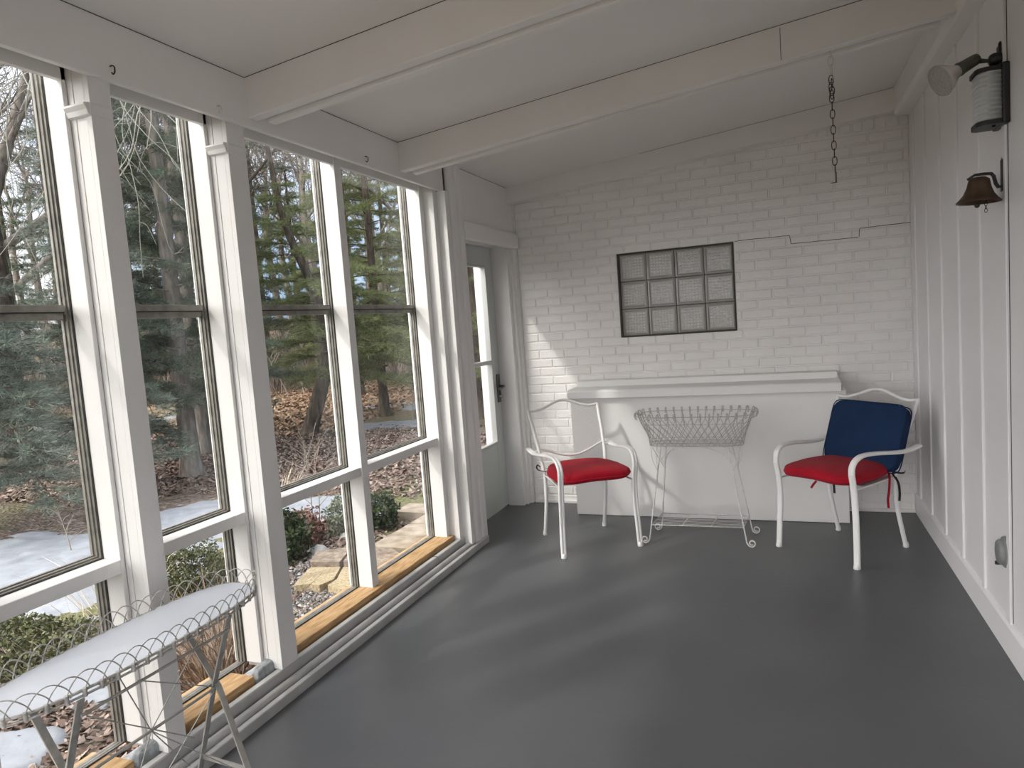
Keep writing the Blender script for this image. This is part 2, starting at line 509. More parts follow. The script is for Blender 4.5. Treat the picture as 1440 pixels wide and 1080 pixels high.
tag(dp.build('trim_3', WPOST, bevel=0.001), 'white moulded door post at the end of the floor track', 'trim', kind='structure')
# wall over the door and its trim
tag(MB().box(-2.13, XL, 4.14, YB + 0.01, 2.05, 2.52).build('trim_4', W), 'plain white panel over the porch door', 'trim', kind='structure')
hb = MB().prism([(XL - 0.01, 2.018), (-1.888, 2.018), (-1.886, 2.03), (-1.886, 2.118), (-1.890, 2.130), (XL - 0.01, 2.132)], 'y', 4.13, 5.105)
tag(hb.build('trim_5', W, bevel=0.002), 'white trim board capping the porch door', 'trim', kind='structure')
cs = MB().box(-2.10, -1.972, 5.018, 5.045, 0, 2.05).box(-2.02, -1.956, 5.02, 5.14, 0.0, 2.05).box(-1.958, -1.935, 5.06, 5.135, 0.0, 2.02)
cs.prism(arc(-1.93, 5.118, 0.016, -90, 90, 8) + [(-1.95, 5.134), (-1.95, 5.102)], 'z', 0.0, 2.02)
cs.box(-1.93, -1.910, 5.126, 5.142, 0, 2.36)
tag(cs.build('trim_6', WPOST, bevel=0.002), 'white casing between porch door and brick wall', 'trim', kind='structure')

# --- storm door
door = empty('door_1', (-2.085, 4.2, 0.0))
tag(door, 'pale grey storm door with two glass panes', 'door', kind='structure')
def DB(nm, y0, y1, z0, z1, x0, x1, m, bev=0.002, par=door):
    return B(nm, (x0 + 0.0, x1, y0, y1, z0, z1), m, par, bev)
dl = MB()
dl.box(-0.04, 0, 0.015, 0.12, 0.012, 2.03).box(-0.04, 0, 0.66, 0.815, 0.012, 2.03).box(-0.04, 0, 0.12, 0.66, 1.885, 2.03).box(-0.04, 0, 0.12, 0.66, 0.012, 0.535)
dl.build('door_leaf', DOORM, door, 0.003)
fr = MB()
for (y0, y1, z0, z1) in ((0.109, 0.125, 0.525, 1.895), (0.655, 0.670, 0.525, 1.895), (0.12, 0.66, 1.875, 1.895), (0.12, 0.66, 0.525, 0.548), (0.12, 0.66, 1.145, 1.175)):
    fr.box(-0.03, 0.010, y0, y1, z0, z1)
fr.build('glazing_frame', mat('bright_aluminium', (0.46, 0.47, 0.46), 0.4, metal=0.2), door, 0.003)
B('pane', (-0.022, -0.018, 0.12, 0.66, 0.54, 1.15), GLASS, door, 0)
B('pane', (-0.022, -0.018, 0.12, 0.66, 1.17, 1.88), GLASS, door, 0)
hm = MB().box(0.0, 0.012, 0.735, 0.785, 0.84, 1.06)
hdl = hm.build('door_handle', HANDLE, door, 0.004)
lv = MB(); lv.tube([(0.01, 0.76, 0.965), (0.05, 0.76, 0.965), (0.058, 0.75, 0.963), (0.06, 0.70, 0.955), (0.058, 0.66, 0.952)], 0.008, 8)
lv.build('lever', HANDLE, hdl)
kn = MB().lathe([(0.012, 0), (0.012, 0.02), (0.007, 0.026)], Matrix.Translation((0.012, 0.76, 0.885)) @ Matrix.Rotation(PI / 2, 4, 'Y'), 12)
kn.build('lock_knob', CHROME, hdl)
lk = MB().box(0, 0.018, 0.03, 0.055, 0.42, 0.475)
lk.build('hinge_latch', CHROME, door, 0.002)
B('door_shadow_gap', (-0.05, -0.004, 0.812, 0.835, 0.0, 2.03), GASKET, door, 0)
DM = MB().box(-2.13, -2.06, 4.15, 4.212, 0, 2.05).box(-2.13, -2.05, 4.15, 5.03, 2.034, 2.06)
tag(DM.build('trim_7', WPOST, bevel=0.002), 'white frame of the porch door', 'trim', kind='structure')

# --- floor track in three steps and wooden sills
tr = empty('sliding_track'); tag(tr, 'three stepped white sliding track along the floor', 'track', kind='structure')
MB().prism([(-1.915, 0), (-1.880, 0), (-1.880, 0.040), (-1.884, 0.043), (-1.904, 0.043), (-1.907, 0.030), (-1.915, 0.028)], 'y', YR, 4.13).build('inner_rail', TRACK, tr, 0.0015)
MB().prism([(-1.95, 0), (-1.912, 0), (-1.912, 0.036)] + [(-1.929 + 0.017 * math.cos(a), 0.046 + 0.017 * math.sin(a)) for a in [PI * i / 8 for i in range(9)]] + [(-1.95, 0.04)], 'y', YR, 4.02, False).build('ridge', TRACK, tr)
MB().prism([(-1.985, 0), (-1.952, 0), (-1.952, 0.094), (-1.956, 0.099), (-1.981, 0.099), (-1.985, 0.095)], 'y', YR, 3.96).build('outer_rail', TRACK, tr, 0.0015)
MB().box(-1.9835, -1.9535, 3.525, 3.532, 0.02, 0.0996).build('rail_joint', GASKET, tr)
for i, (a, b, lb) in enumerate(((YR, 1.50, 'orange brown wooden sill left of the first pier stone'), (1.668, 2.05, 'orange brown wooden sill between the two pier stones'), (2.256, 3.866, 'long orange brown wooden sill below the two far windows'))):
    tag(MB().box(-2.185, -2.0, a, b, 0.03, 0.1235).build('window_sill', SILL, bevel=0.004), lb, 'sill', kind='structure')
B('sill_base', (-2.2, -1.985, YR, 4.0, -0.3, 0.03), STONE).name = 'footing'
tag(bpy.data.objects['footing'], 'concrete footing below the wooden sills', 'footing', kind='structure')
def pier(y0, y1, label, seed):
    r = random.Random(seed); m = MB()
    pts = []
    for z, s in ((0.02, 0.0), (0.06, 0.004), (0.10, 0.006)):
        pts.append([(-2.04 + r.uniform(-.006, .006), y0 + s + r.uniform(-.01, .01), z), (-1.989 - s, y0 + 0.012 + s, z), (-1.989, y1 - s + r.uniform(-.006, .006), z), (-2.05, y1, z)])
    pts.append([(-2.03, y0 + 0.035, 0.136), (-2.003, y0 + 0.03, 0.128), (-1.995, y1 - 0.02, 0.140), (-2.04, y1 - 0.01, 0.145)])
    vs = [p for l in pts for p in l]
    fs = [(i * 4 + k, i * 4 + (k + 1) % 4, (i + 1) * 4 + (k + 1) % 4, (i + 1) * 4 + k) for i in range(3) for k in range(4)] + [(3, 2, 1, 0), (12, 13, 14, 15)]
    m.add(vs, fs)
    o = m.build('pier_stone', STONE, bevel=0.008)
    return tag(o, label, 'stone')
pier(1.49, 1.664, 'grey stone at the foot of the post beside the oval table', 1)
pier(2.045, 2.225, 'grey stone at the foot of the post past the table tip', 4)

# --- ceiling beams
def beam(y0, label, name='ceiling_beam'):
    e = empty(name, (0, y0, 0)); d = 0.157
    xa, xb = -1.932, 0.72
    m = MB()
    m.add([(xa, 0, zc(xa) - d), (xb, 0, zc(xb) - d), (xb, 0.055, zc(xb) - d), (xa, 0.055, zc(xa) - d), (xa, 0, zc(xa) + .01), (xb, 0, zc(xb) + .01), (xb, 0.055, zc(xb) + .01), (xa, 0.055, zc(xa) + .01)],
          [(3, 2, 1, 0), (4, 5, 6, 7), (0, 1, 5, 4), (1, 2, 6, 5), (2, 3, 7, 6), (3, 0, 4, 7)])
    m.build('beam_board', WBEAM, e, 0.005)
    m = MB(); xa, xb, d2, ya, yb = -1.885, 0.66, d + 0.014, 0.062, 0.105
    m.add([(xa, ya, zc(xa) - d2), (xb, ya, zc(xb) - d2), (xb, yb, zc(xb) - d2), (xa, yb, zc(xa) - d2), (xa, ya, zc(xa) + .01), (xb, ya, zc(xb) + .01), (xb, yb, zc(xb) + .01), (xa, yb, zc(xa) + .01)],
          [(3, 2, 1, 0), (4, 5, 6, 7), (0, 1, 5, 4), (1, 2, 6, 5), (2, 3, 7, 6), (3, 0, 4, 7)])
    m.build('backing_board', WBEAM, e, 0.004)
    m = MB(); xa, xb = -1.93, 0.71
    m.add([(xa, -0.001, zc(xa) - .0022), (xb, -0.001, zc(xb) - .0022), (xb, 0.0005, zc(xb) - .0022), (xa, 0.0005, zc(xa) - .0022), (xa, -0.001, zc(xa) + .003), (xb, -0.001, zc(xb) + .003), (xb, 0.0005, zc(xb) + .003), (xa, 0.0005, zc(xa) + .003)],
          [(3, 2, 1, 0), (4, 5, 6, 7), (0, 1, 5, 4), (1, 2, 6, 5), (2, 3, 7, 6), (3, 0, 4, 7)])
    m.build('ceiling_gap', CRACK, e)
    return tag(e, label, 'beam', kind='structure')
b1 = beam(2.262, 'nearest white ceiling beam in view')
b2 = beam(3.432, 'white ceiling beam with the chain hanging from it')
beam(1.09, 'white ceiling beam just above the camera')
beam(-0.08, 'white ceiling beam behind the camera')
B('beam_joint', (0.035, 0.0375, -0.0012, 0.01, zc(0.03) - 0.15, zc(0.03) - 0.01), CRACK, b2, 0)
m = MB(); xa, xb, d = -1.932, 0.72, 0.118
m.add([(xa, 5.035, zc(xa) - d), (xb, 5.035, zc(xb) - d - .022), (xb, YB + .02, zc(xb) - d - .022), (xa, YB + .02, zc(xa) - d), (xa, 5.035, zc(xa) + .01), (xb, 5.035, zc(xb) + .01), (xb, YB + .02, zc(xb) + .01), (xa, YB + .02, zc(xa) + .01)],
      [(3, 2, 1, 0), (4, 5, 6, 7), (0, 1, 5, 4), (1, 2, 6, 5), (2, 3, 7, 6), (3, 0, 4, 7)])
wbm = tag(m.build('wall_beam', WBEAM, bevel=0.004), 'white sloping beam against the brick wall', 'beam', kind='structure')
m = MB(); xa, xb = -0.9, 0.695
m.add([(xa, 5.0345, zc(xa) - .004), (xb, 5.0345, zc(xb) - .004), (xb, 5.036, zc(xb) + .002), (xa, 5.036, zc(xa) + .002)], [(0, 1, 2, 3)])
m.build('ceiling_gap', CRACK, wbm)
m = MB(); m.prism([(0.716, 2.565), (XR + .01, 2.565), (XR + .01, 2.82), (0.70, 2.82), (0.70, 2.59)], 'y', YR, 5.10)
tag(m.build('ledger_beam', WBEAM, bevel=0.004), 'white ledger beam along the top of the house wall', 'beam', kind='structure')

# --- glass block window
gb = empty('window_5', (GX0, YB, GZ0)); tag(gb, 'glass block window in the brick wall', 'window', kind='structure')
gw, gh = GX1 - GX0, GZ1 - GZ0
m = MB()
m.box(-0.006, 0.006, -0.006, 0.10, -0.005, gh + 0.005).box(gw - 0.006, gw + 0.004, 0.0, 0.10, -0.005, gh + 0.005).box(0, gw, 0.0, 0.10, -0.006, 0.005).box(0, gw, 0.0, 0.10, gh - 0.005, gh + 0.005)
for i in range(1, 4): m.box(gw * i / 4 - 0.006, gw * i / 4 + 0.006, 0.030, 0.10, 0, gh)
for i in range(1, 3): m.box(0, gw, 0.030, 0.10, gh * i / 3 - 0.006, gh * i / 3 + 0.006)
m.build('grout_frame', GROUT, gb)
m = MB().prism([(-0.012, 0), (gw + .012, 0), (gw + .012, -0.075), (-0.012, -0.075)], 'y', -0.004, 0.004)
first = None
bw, bh = gw / 4 - 0.006, gh / 3 - 0.006
for i in range(4):
    for j in range(3):
        if first is None:
            m = MB(); y0 = 0.024
            # bevelled rim and recessed field
            q = [(0, y0, 0), (bw, y0, 0), (bw, y0, bh), (0, y0, bh)]
            r = 0.020
            q += [(r * .55, y0 - .006, r * .55), (bw - r * .55, y0 - .006, r * .55), (bw - r * .55, y0 - .006, bh - r * .55), (r * .55, y0 - .006, bh - r * .55)]
            q += [(r, y0 + .004, r), (bw - r, y0 + .004, r), (bw - r, y0 + .004, bh - r), (r, y0 + .004, bh - r)]
            fs = []
            for a in (0, 4):
                fs += [(a + k, a + (k + 1) % 4, a + 4 + (k + 1) % 4, a + 4 + k) for k in range(4)]
            fs.append((8, 9, 10, 11))
            m.add(q, fs)
            m.box(0.0, bw, y0 + 0.02, y0 + 0.05, 0, bh)
            blk = m.build('glass_block', BLOCK, gb)
            m = MB(); N = 7; cw = (bw - 2 * r - .008) / N; ch = (bh - 2 * r - .008) / N
            for a in range(N):
                for b in range(N):
                    cx = r + .004 + (a + .5) * cw; cz = r + .004 + (b + .5) * ch; hw = cw * .38; hh = ch * .29
                    yy = y0 + .0035
                    m.add([(cx - hw, yy, cz - hh), (cx + hw, yy, cz - hh), (cx + hw, yy, cz + hh), (cx - hw, yy, cz + hh), (cx - hw * .5, yy - .004, cz), (cx + hw * .5, yy - .004, cz)],
                          [(0, 1, 5, 4), (1, 2, 5), (2, 3, 4, 5), (3, 0, 4)])
            ln = m.build('lens_grid', BLENS, blk)
            first = blk
        else:
            blk = first.copy(); C.objects.link(blk); l2 = ln.copy(); C.objects.link(l2); l2.parent = blk
        blk.location = (gw * i / 4 + 0.003, 0, gh * j / 3 + 0.003)

# ================================================================== LONG WHITE BOX UNDER THE BLOCK WINDOW
bx = empty('ledge_box', (-0.55, 4.98, 0))
tag(bx, 'long white boxed ledge built against the brick wall behind the wire stand', 'ledge')
BOXM = mat('box_paint', (0.79, 0.785, 0.775), 0.5, bump=(12, 0.05), var=(2.5, 0.03))
B('box_front', (-1.465 + .55, 0.358 + .55, 4.825 - 4.98, 5.136 - 4.98, 0.002, 0.868), BOXM, bx, 0.004)
m = MB().prism([(4.785 - 4.98, 0.865), (4.785 - 4.98, 0.912), (4.789 - 4.98, 0.921), (4.81 - 4.98, 0.928), (5.136 - 4.98, 0.932), (5.136 - 4.98, 0.865)], 'x', -1.474 + .55, 0.328 + .55)
m.build('ledge_board', BOXM, bx, 0.003)
m = MB().prism([(-1.452 + .55, 0.930), (0.322 + .55, 0.930), (0.322 + .55, 0.972), (-1.452 + .55, 0.972)], 'y', 5.0 - 4.98, 5.136 - 4.98)
m.build('back_strip', BOXM, bx, 0.004)

# ================================================================== CHAIRS
SEC = []
for cx in (-1, 1):                       # twin-barrel tube outline (a grooved oval)
    for k in range(9):
        a = math.radians((120 if cx < 0 else -60) + k * 15)
        SEC.append((cx * 0.0085 + 0.0098 * math.cos(a) if True else 0, 0.0098 * math.sin(a)))
SEC = [(0.0085 + 0.0098 * math.cos(math.radians(a)), 0.0098 * math.sin(math.radians(a))) for a in range(-140, 141, 28)] + [(-0.0085 + 0.0098 * math.cos(math.radians(a)), 0.0098 * math.sin(math.radians(a))) for a in range(40, 321, 28)]
def postv(z):   # back post: (u half width, v) at height z
    tab = [(0.0, .215, .248), (.10, .213, .222), (.26, .212, .178), (.42, .215, .160), (.55, .227, .192), (.70, .240, .262), (.845, .252, .340)]
    for (z0, u0, v0), (z1, u1, v1) in zip(tab, tab[1:]):
        if z <= z1 + 1e-6:
            t = (z - z0) / (z1 - z0); return u0 + (u1 - u0) * t, v0 + (v1 - v0) * t
    return tab[-1][1:]
def top_z(s):   # s in -1..1 across the back
    return 0.845 + 0.047 * math.cos(min(1, abs(s) / 0.72) * PI / 2) ** 2 - 0.006 * math.sin(max(0, abs(s) - .6) / .4 * PI)
def low_z(s):
    return 0.600 - 0.062 * (math.cos(s * PI / 2) ** 1.3 if abs(s) < 1 else 0)
def make_chair(name, label):
    e = empty(name); tag(e, label, 'chair')
    for sx in (-1, 1):
        pts = spline([(.252 * sx, -.252, 0.012), (.248 * sx, -.244, .15), (.242 * sx, -.238, .30), (.241 * sx, -.246, .43), (.243 * sx, -.262, .51)], 6)
        lg = MB().sweep(pts, SEC, (1, 0, 0)).build('leg', CHAIRW, e)
        MB().lathe([(.016, 0), (.019, 0.004), (.017, .02), (.013, .03)], Matrix.Translation((.252 * sx, -.253, 0)), 12).build('foot_cap', CHAIRW, lg)
        pts = spline([(.243 * sx, -.262, .51), (.2435 * sx, -.260, .545), (.247 * sx, -.243, .578), (.251 * sx, -.205, .600), (.256 * sx, -.15, .606), (.264 * sx, -.05, .600), (.272 * sx, .07, .586), (.278 * sx, .17, .580), (.282 * sx, .25, .588), (.284 * sx, .285, .594)], 6)
        MB().sweep(pts, SEC, (1, 0, 0)).build('arm', CHAIRW, e)
        pts = spline([(.215 * sx, .248, 0.012), (.213 * sx, .222, .10), (.212 * sx, .178, .26), (.215 * sx, .160, .42)], 6)
        lg = MB().tube(pts, 0.0125, 10).build('leg', CHAIRW, e)
        MB().lathe([(.014, 0), (.0165, 0.004), (.015, .018), (.012, .03)], Matrix.Translation((.215 * sx, .249, 0)), 12).build('foot_cap', CHAIRW, lg)
    fr = MB()
    for sx in (-1, 1):
        fr.tube(spline([(postv(z)[0] * sx, postv(z)[1], z) for z in (.42, .48, .55, .62, .70, .78, .845)], 4), 0.0115, 10)
        # short link between arm and post
        fr.tube([(postv(.585)[0] * sx, postv(.585)[1], .585), (.276 * sx, .205, .582)], 0.007, 8)
    fr.tube([(s * .252, .340 + 0.02 * (top_z(s) - .845) / .047, top_z(s)) for s in [-1 + i / 15 for i in range(31)]], 0.0095, 8)
    low = []
    for i in range(25):
        s = -1 + i / 12; z = low_z(s); w, v = postv(z); low.append((s * w, v - .005 * (1 - s * s), z))
    fr.tube(low, 0.008, 8)
    fr.build('back_frame', CHAIRW, e)
    # expanded metal back panel
    ms = MB(); sp = 0.016
    def P(u, z):
        w, v = postv(min(z, .845)); return Vector((u, v + max(0, z - .845) * .4, z))
    def inside(u, z):
        w = postv(min(max(z, .5), .845))[0]; s = u / w
        return abs(s) < .985 and low_z(s) < z < top_z(s)
    for sg in (1, -1):
        k = -60
        while k < 60:
            c0 = k * sp; run = []
            z = 0.52
            while z < 0.90:
                u = c0 + sg * (z - .7)
                if inside(u, z): run.append(P(u, z))
                else:
                    if len(run) > 1: ms.tube(run, 0.0009, 3, smooth=False)
                    run = []
                z += 0.012
            if len(run) > 1: ms.tube(run, 0.0009, 3, smooth=False)
            k += 1
    ms.build('back_mesh', MESHW, e)
    # seat: tube ring and sheet
    ring = spline([(-.235, -.24, .418), (.235, -.24, .418), (.213, .165, .418), (-.213, .165, .418)], 1, True)
    st_ = MB().tube([(-.232, -.13, .4225), (.232, -.13, .4225)], .0055, 8).tube([(.236, -.235, .4225), (.208, .165, .4225)], .0055, 8).tube([(.214, .165, .4215), (-.214, .165, .4215)], .0065, 8).tube([(-.236, -.235, .4225), (-.208, .165, .4225)], .0055, 8)
    st_.prism([(-.222, -.13), (.222, -.13), (.206, .165), (-.206, .165)], 'z', .420, .4225)
    st_.build('seat', MESHW, e)
    return e
ch1 = make_chair('patio_chair', 'white metal armchair with a bare mesh back, nearest the porch door')
A1, A2 = math.radians(35.85), math.radians(-39.3)
ch1.location = (-1.229, 4.246, 0); ch1.rotation_euler = (0, 0, A1)
ch2 = dup(ch1, (0.288, 4.343, 0), A2)
ch2['label'] = 'white metal armchair in the corner by the house wall, carrying a blue back cushion'

def seat_cushion(label, loc, rz, seed, tie_list):
    e = empty('seat_cushion', (loc[0], loc[1], 0.430), rz); tag(e, label, 'cushion')
    r = random.Random(seed); ph = r.uniform(0, 9)
    def fn(x, y, z):
        w = 1 - 0.17 * min(1, max(0, (y + .02) / .19)) ** 1.5 - .085 * math.exp(-((y + .207) / .035) ** 2)
        puff = 1 + 0.06 * math.sin(7 * x + ph) * math.cos(6 * y)
        dz = 0.004 * math.sin(16 * x + ph) * math.sin(11 * y + 2 * ph)
        zz = z * puff * (1.0 if z > 0 else 0.75) + dz
        zz += 0.010 * (1 - (x / .26) ** 2) if z > 0 else 0
        return (x * w, y, zz)
    body = MB().sellip((0, -.035, 0.036), (0.247, 0.238, 0.044), 0.60, 0.36, 24, 72, fn).build('pad', RED, e)
    # piping round the seam
    pts = []
    for k in range(120):
        a = 2 * PI * k / 120
        c, s = math.cos(a), math.sin(a)
        x, y, _ = fn(.247 * math.copysign(abs(c) ** .36, c), .238 * math.copysign(abs(s) ** .36, s), 0)
        pts.append((x, y - .035, .036 + 0.003 * math.sin(16 * x + ph)))
    MB().tube(pts, 0.0042, 6, True).build('piping', RED, e)
    for i, (pp, m_) in enumerate(tie_list):
        t = MB().sweep(spline(pp, 6), [(-.006, -.0012), (.006, -.0012), (.006, .0012), (-.006, .0012)], (0.7, 0.7, 0))
        t.build('tie_strap', m_, e)
    return e
c, s = math.cos, math.sin
seat_cushion('red seat cushion on the bare mesh-backed chair', (-1.229, 4.246), A1, 3,
             [([(-.21, .13, .03), (-.25, .16, .035), (-.262, .18, .05), (-.25, .195, .066), (-.235, .185, .05)], TIE), ([(.2, .14, .02), (.22, .165, .01), (.222, .185, -.02)], TIE)])
seat_cushion('red seat cushion in front of the blue back cushion', (0.288, 4.343), A2, 8,
             [([(.20, .13, .02), (.222, .10, -.01), (.226, .085, -.07), (.222, .08, -.12), (.228, .075, -.165)], RED), ([(.205, .15, .02), (.236, .155, -.03), (.238, .165, -.09), (.232, .17, -.14)], TIE), ([(-.02, -.2, -.002), (-.035, -.21, -.025), (-.045, -.215, -.045)], RED), ([(.09, -.2, -.002), (.095, -.205, -.03), (.10, -.21, -.05)], TIE)])

bc = empty('back_cushion', (0.288, 4.343, 0.5), A2); tag(bc, 'square navy blue cushion leaning on the corner chair back', 'cushion')
lean = math.radians(-20)
def bfn(x, y, z):
    return (x, y * (1 - .10 * (abs(x) / .23) ** 4) + 0.004 * math.sin(9 * x) * math.sin(8 * z), z)
bb_ = MB().sellip((0, 0, 0), (0.228, 0.033, 0.194), 0.30, 0.13, 36, 64, bfn)
bo = bb_.build('pad', BLUE, bc); bo.location = (0.035, 0.175, 0.143); bo.rotation_euler = (lean, math.radians(1.5), 0)
pp = MB()
for yy in (-.027, .027):
    pts = []
    for k in range(80):
        a = 2 * PI * k / 80; cc, ss = math.cos(a), math.sin(a)
        pts.append((.227 * math.copysign(abs(cc) ** .20, cc), yy, .193 * math.copysign(abs(ss) ** .20, ss)))
    pp.tube(pts, .0035, 6, True)
po = pp.build('piping', BLUE, bc); po.location = bo.location; po.rotation_euler = bo.rotation_euler
MB().sweep(spline([(.20, .13, -.035), (.235, .15, -.045), (.262, .165, -.045), (.27, .17, -.03)], 6), [(-.005, -.0012), (.005, -.0012), (.005, .0012), (-.005, .0012)], (0, .7, .7)).build('tie_strap', TIE, bc)

# ================================================================== WIRE PLANT STAND
ps = empty('wire_plant_stand', (-0.53, 4.395, 0)); tag(ps, 'white wire plant stand with an oblong basket between the two chairs', 'plant stand')
def srect(t, hx, hy, z, e=0.45):
    a = 2 * PI * t; cc, ss = math.cos(a), math.sin(a)
    return Vector((hx * math.copysign(abs(cc) ** e, cc), hy * math.copysign(abs(ss) ** e, ss), z))
def ring_pts(hx, hy, z, n=96):
    """evenly spaced points round the rounded oblong"""
    raw = [srect(i / 720, hx, hy, z) for i in range(720)]
    L = [0]
    for i in range(720): L.append(L[-1] + (raw[(i + 1) % 720] - raw[i]).length)
    out = []; j = 0
    for k in range(n):
        d = L[-1] * k / n
        while L[j + 1] < d: j += 1
        t = (d - L[j]) / max(1e-9, L[j + 1] - L[j]); out.append(raw[j % 720].lerp(raw[(j + 1) % 720], t))
    return out
NW = 36
base = ring_pts(.283, .105, .612, NW); mid = ring_pts(.325, .145, .745, NW); rim = ring_pts(.345, .158, .800, NW)
bk = MB()
for j in range(NW):
    for dlt in (-2, 2):
        a = base[(j + dlt) % NW]; b = mid[j]
        q = a.lerp(b, .5); q2 = Vector((q.x * .985, q.y * .985, q.z))
        bk.tube([a, q2, b], 0.0021, 5)
    # twisted upright ending in a small outward scroll
    o = Vector((rim[j].x / .345, rim[j].y / .158, 0)); o = Vector((rim[j].x * .5, rim[j].y * 2.2, 0)).normalized()
    m0, r0 = mid[j], rim[j]
    for sgn in (-1, 1):
        tw = [m0.lerp(r0, t) + Vector((-o.y, o.x, 0)) * sgn * .0026 * math.sin(t * 9) for t in [i / 8 for i in range(9)]]
        sc = [r0 + o * (.016 - .016 * math.cos(a) * (1 - a / 14)) + Vector((0, 0, .024 * math.sin(a) * (1 - a / 14))) + Vector((-o.y, o.x, 0)) * sgn * .003 for a in [.5 * i for i in range(1, 11)]]
        bk.tube(tw + sc, 0.0020, 5)
bk.build('basket_lattice', WIREB, ps)
rm = MB().tube(ring_pts(.345, .158, .800, 96), .0022, 6, True).tube(ring_pts(.327, .147, .752, 96), .0016, 6, True)
rm.build('rim', WIREB, ps)
tr_ = MB().tube(ring_pts(.283, .105, .612, 96), .003, 6, True).tube(ring_pts(.287, .108, .630, 96), .0015, 6, True)
for i in range(-9, 10): tr_.tube([(i * .029, -.10, .612), (i * .029, .10, .612)], .0013, 5)
for i in range(-3, 4): tr_.tube([(-.275, i * .03, .613), (.275, i * .03, .613)], .0013, 5)
tr_.build('base_tray', WIREB, ps)
LEGS = {(-1, -1): ((-.211, -.065, .612), (-.297, -.145, .035)), (1, -1): ((.192, -.065, .612), (.281, -.135, .035)),
        (-1, 1): ((-.195, .055, .612), (-.262, .135, .060)), (1, 1): ((.208, .055, .612), (.297, .145, .055))}
def lpt(key, z):
    a, b = (Vector(v) for v in LEGS[key]); t = (a.z - z) / (a.z - b.z); return a.lerp(b, t)
for key, (a, b) in LEGS.items():
    sx = key[0]; a = Vector(a); b = Vector(b)
    pts = [a, a.lerp(b, .4), a.lerp(b, .8), b]
    # foot: runs out, touches the floor and rolls up into a scroll
    cz = 0.026; cx = b.x + sx * .030
    sc = []
    for i in range(26):
        t = i / 25; ang = math.radians(200 + 470 * t); r = .024 * (1 - .62 * t)
        sc.append(Vector((cx + sx * r * math.cos(ang), b.y, cz + r * math.sin(ang))))
    pts = spline(pts, 4)[:-1] + [Vector((b.x + sx * .0015, b.y, b.z - .008))] + sc
    lg = MB().tube(pts, 0.0042, 8)
    lo = lg.build('leg', WIREW, ps)
    MB().tube([(cx, b.y, 0.0), (cx, b.y, .006)], .005, 8).build('foot_tip', WIREW, lo)
br = []
m = MB()
for sy in (-1, 1):
    L0, R0 = lpt((-1, sy), .43), lpt((1, sy), .43)
    n = 24; pts = []
    for i in range(n + 1):
        t = PI - PI * i / n; x = (L0.x + R0.x) / 2 + (R0.x - L0.x) / 2 * math.cos(t); z = .43 + .178 * math.sin(t) ** .8
        pts.append((x, L0.y + (-.06 * sy) * 0 - sy * .0 , z))
    m = MB().tube(pts, .0030, 6); m.build('arch_brace', WIREW, ps)
for sx in (-1, 1):
    m = MB()
    for sy in (-1, 1):
        a = lpt((sx, sy), .45); m.tube(spline([a, (a.x + sx * .03, a.y * .9, .52), (.27 * sx, .085 * sy, .612)], 5), .002, 6)
        m.tube([lpt((sx, sy), .43), (.265 * sx, -.09 * sy, .612)], .0018, 6)
    m.build('end_brace', WIREW, ps)
sh = MB()
zs = .118
cs_ = [lpt(k, zs) for k in ((-1, -1), (1, -1), (1, 1), (-1, 1))]
sh.tube(cs_, .0038, 6, True)
for i in range(1, 9):
    t = i / 9; sh.tube([cs_[0].lerp(cs_[3], t), cs_[1].lerp(cs_[2], t)], .0014, 5)
for t in (.34, .66):
    sh.tube([cs_[0].lerp(cs_[1], t), cs_[3].lerp(cs_[2], t)], .003, 6)
sh.build('shelf', WIREW, ps)

# ================================================================== OVAL WIRE TABLE
TX, TY, TZ = -1.733, 1.355, 0.630
HX, HY = .135, .415
tb = empty('oval_table', (TX, TY, 0)); tag(tb, 'oval white plant table with a looped wire edge by the windows', 'table')
def oval(t, hx=HX, hy=HY, z=TZ, e=.62):
    a = 2 * PI * t; cc, ss = math.cos(a), math.sin(a)
    return Vector((hx * math.copysign(abs(cc) ** e, cc), hy * math.copysign(abs(ss) ** .9, ss), z))
N = 96
raw = [oval(i / 720) for i in range(720)]
L = [0]
for i in range(720): L.append(L[-1] + (raw[(i + 1) % 720] - raw[i]).length)
def oval_at(d, k=1.0, z=TZ):
    d %= L[-1]
    lo, hi = 0, 720
    while hi - lo > 1:
        q = (lo + hi) // 2
        if L[q] <= d: lo = q
        else: hi = q
    p = raw[lo % 720].lerp(raw[(lo + 1) % 720], (d - L[lo]) / max(1e-9, L[lo + 1] - L[lo]))
    return Vector((p.x * k, p.y * (1 - (1 - k) * HX / HY), z))
per = L[-1]
tp = MB()
o_ = [oval_at(per * i / N, .985) for i in range(N)]
tp.prism([(p.x, p.y) for p in o_], 'z', TZ - .004, TZ)
tp.build('tabletop', TABTOP, tb, 0.0015)
rm = MB().tube([oval_at(per * i / N, 1.0, TZ - .003) for i in range(N)], .0042, 6, True).tube([oval_at(per * i / N, 1.01, TZ - .016) for i in range(N)], .0032, 6, True)
NL = 46
for i in range(NL): rm.tube([oval_at(per * i / NL, 1.005, TZ - .020), oval_at(per * i / NL, 1.02, TZ + .002)], .0055, 6)
rm.build('rim', TABLEW, tb)
lp = MB(); stp = per / NL
for i in range(NL):
    d0, d1 = i * stp, (i + 2.35) * stp; pts = []
    for q in range(15):
        t = q / 14; p = oval_at(d0 + (d1 - d0) * t, 1.02 + .05 * math.sin(PI * t), TZ - .004 + .050 * math.sin(PI * t) ** .75); pts.append(p)
    lp.tube(pts, .0017, 5)
lp.build('loop_edging', TABLEW, tb)
SECF = [(-.010, -.0025), (.010, -.0025), (.010, .0025), (-.010, .0025)]
XF, XBk = .125, -.115
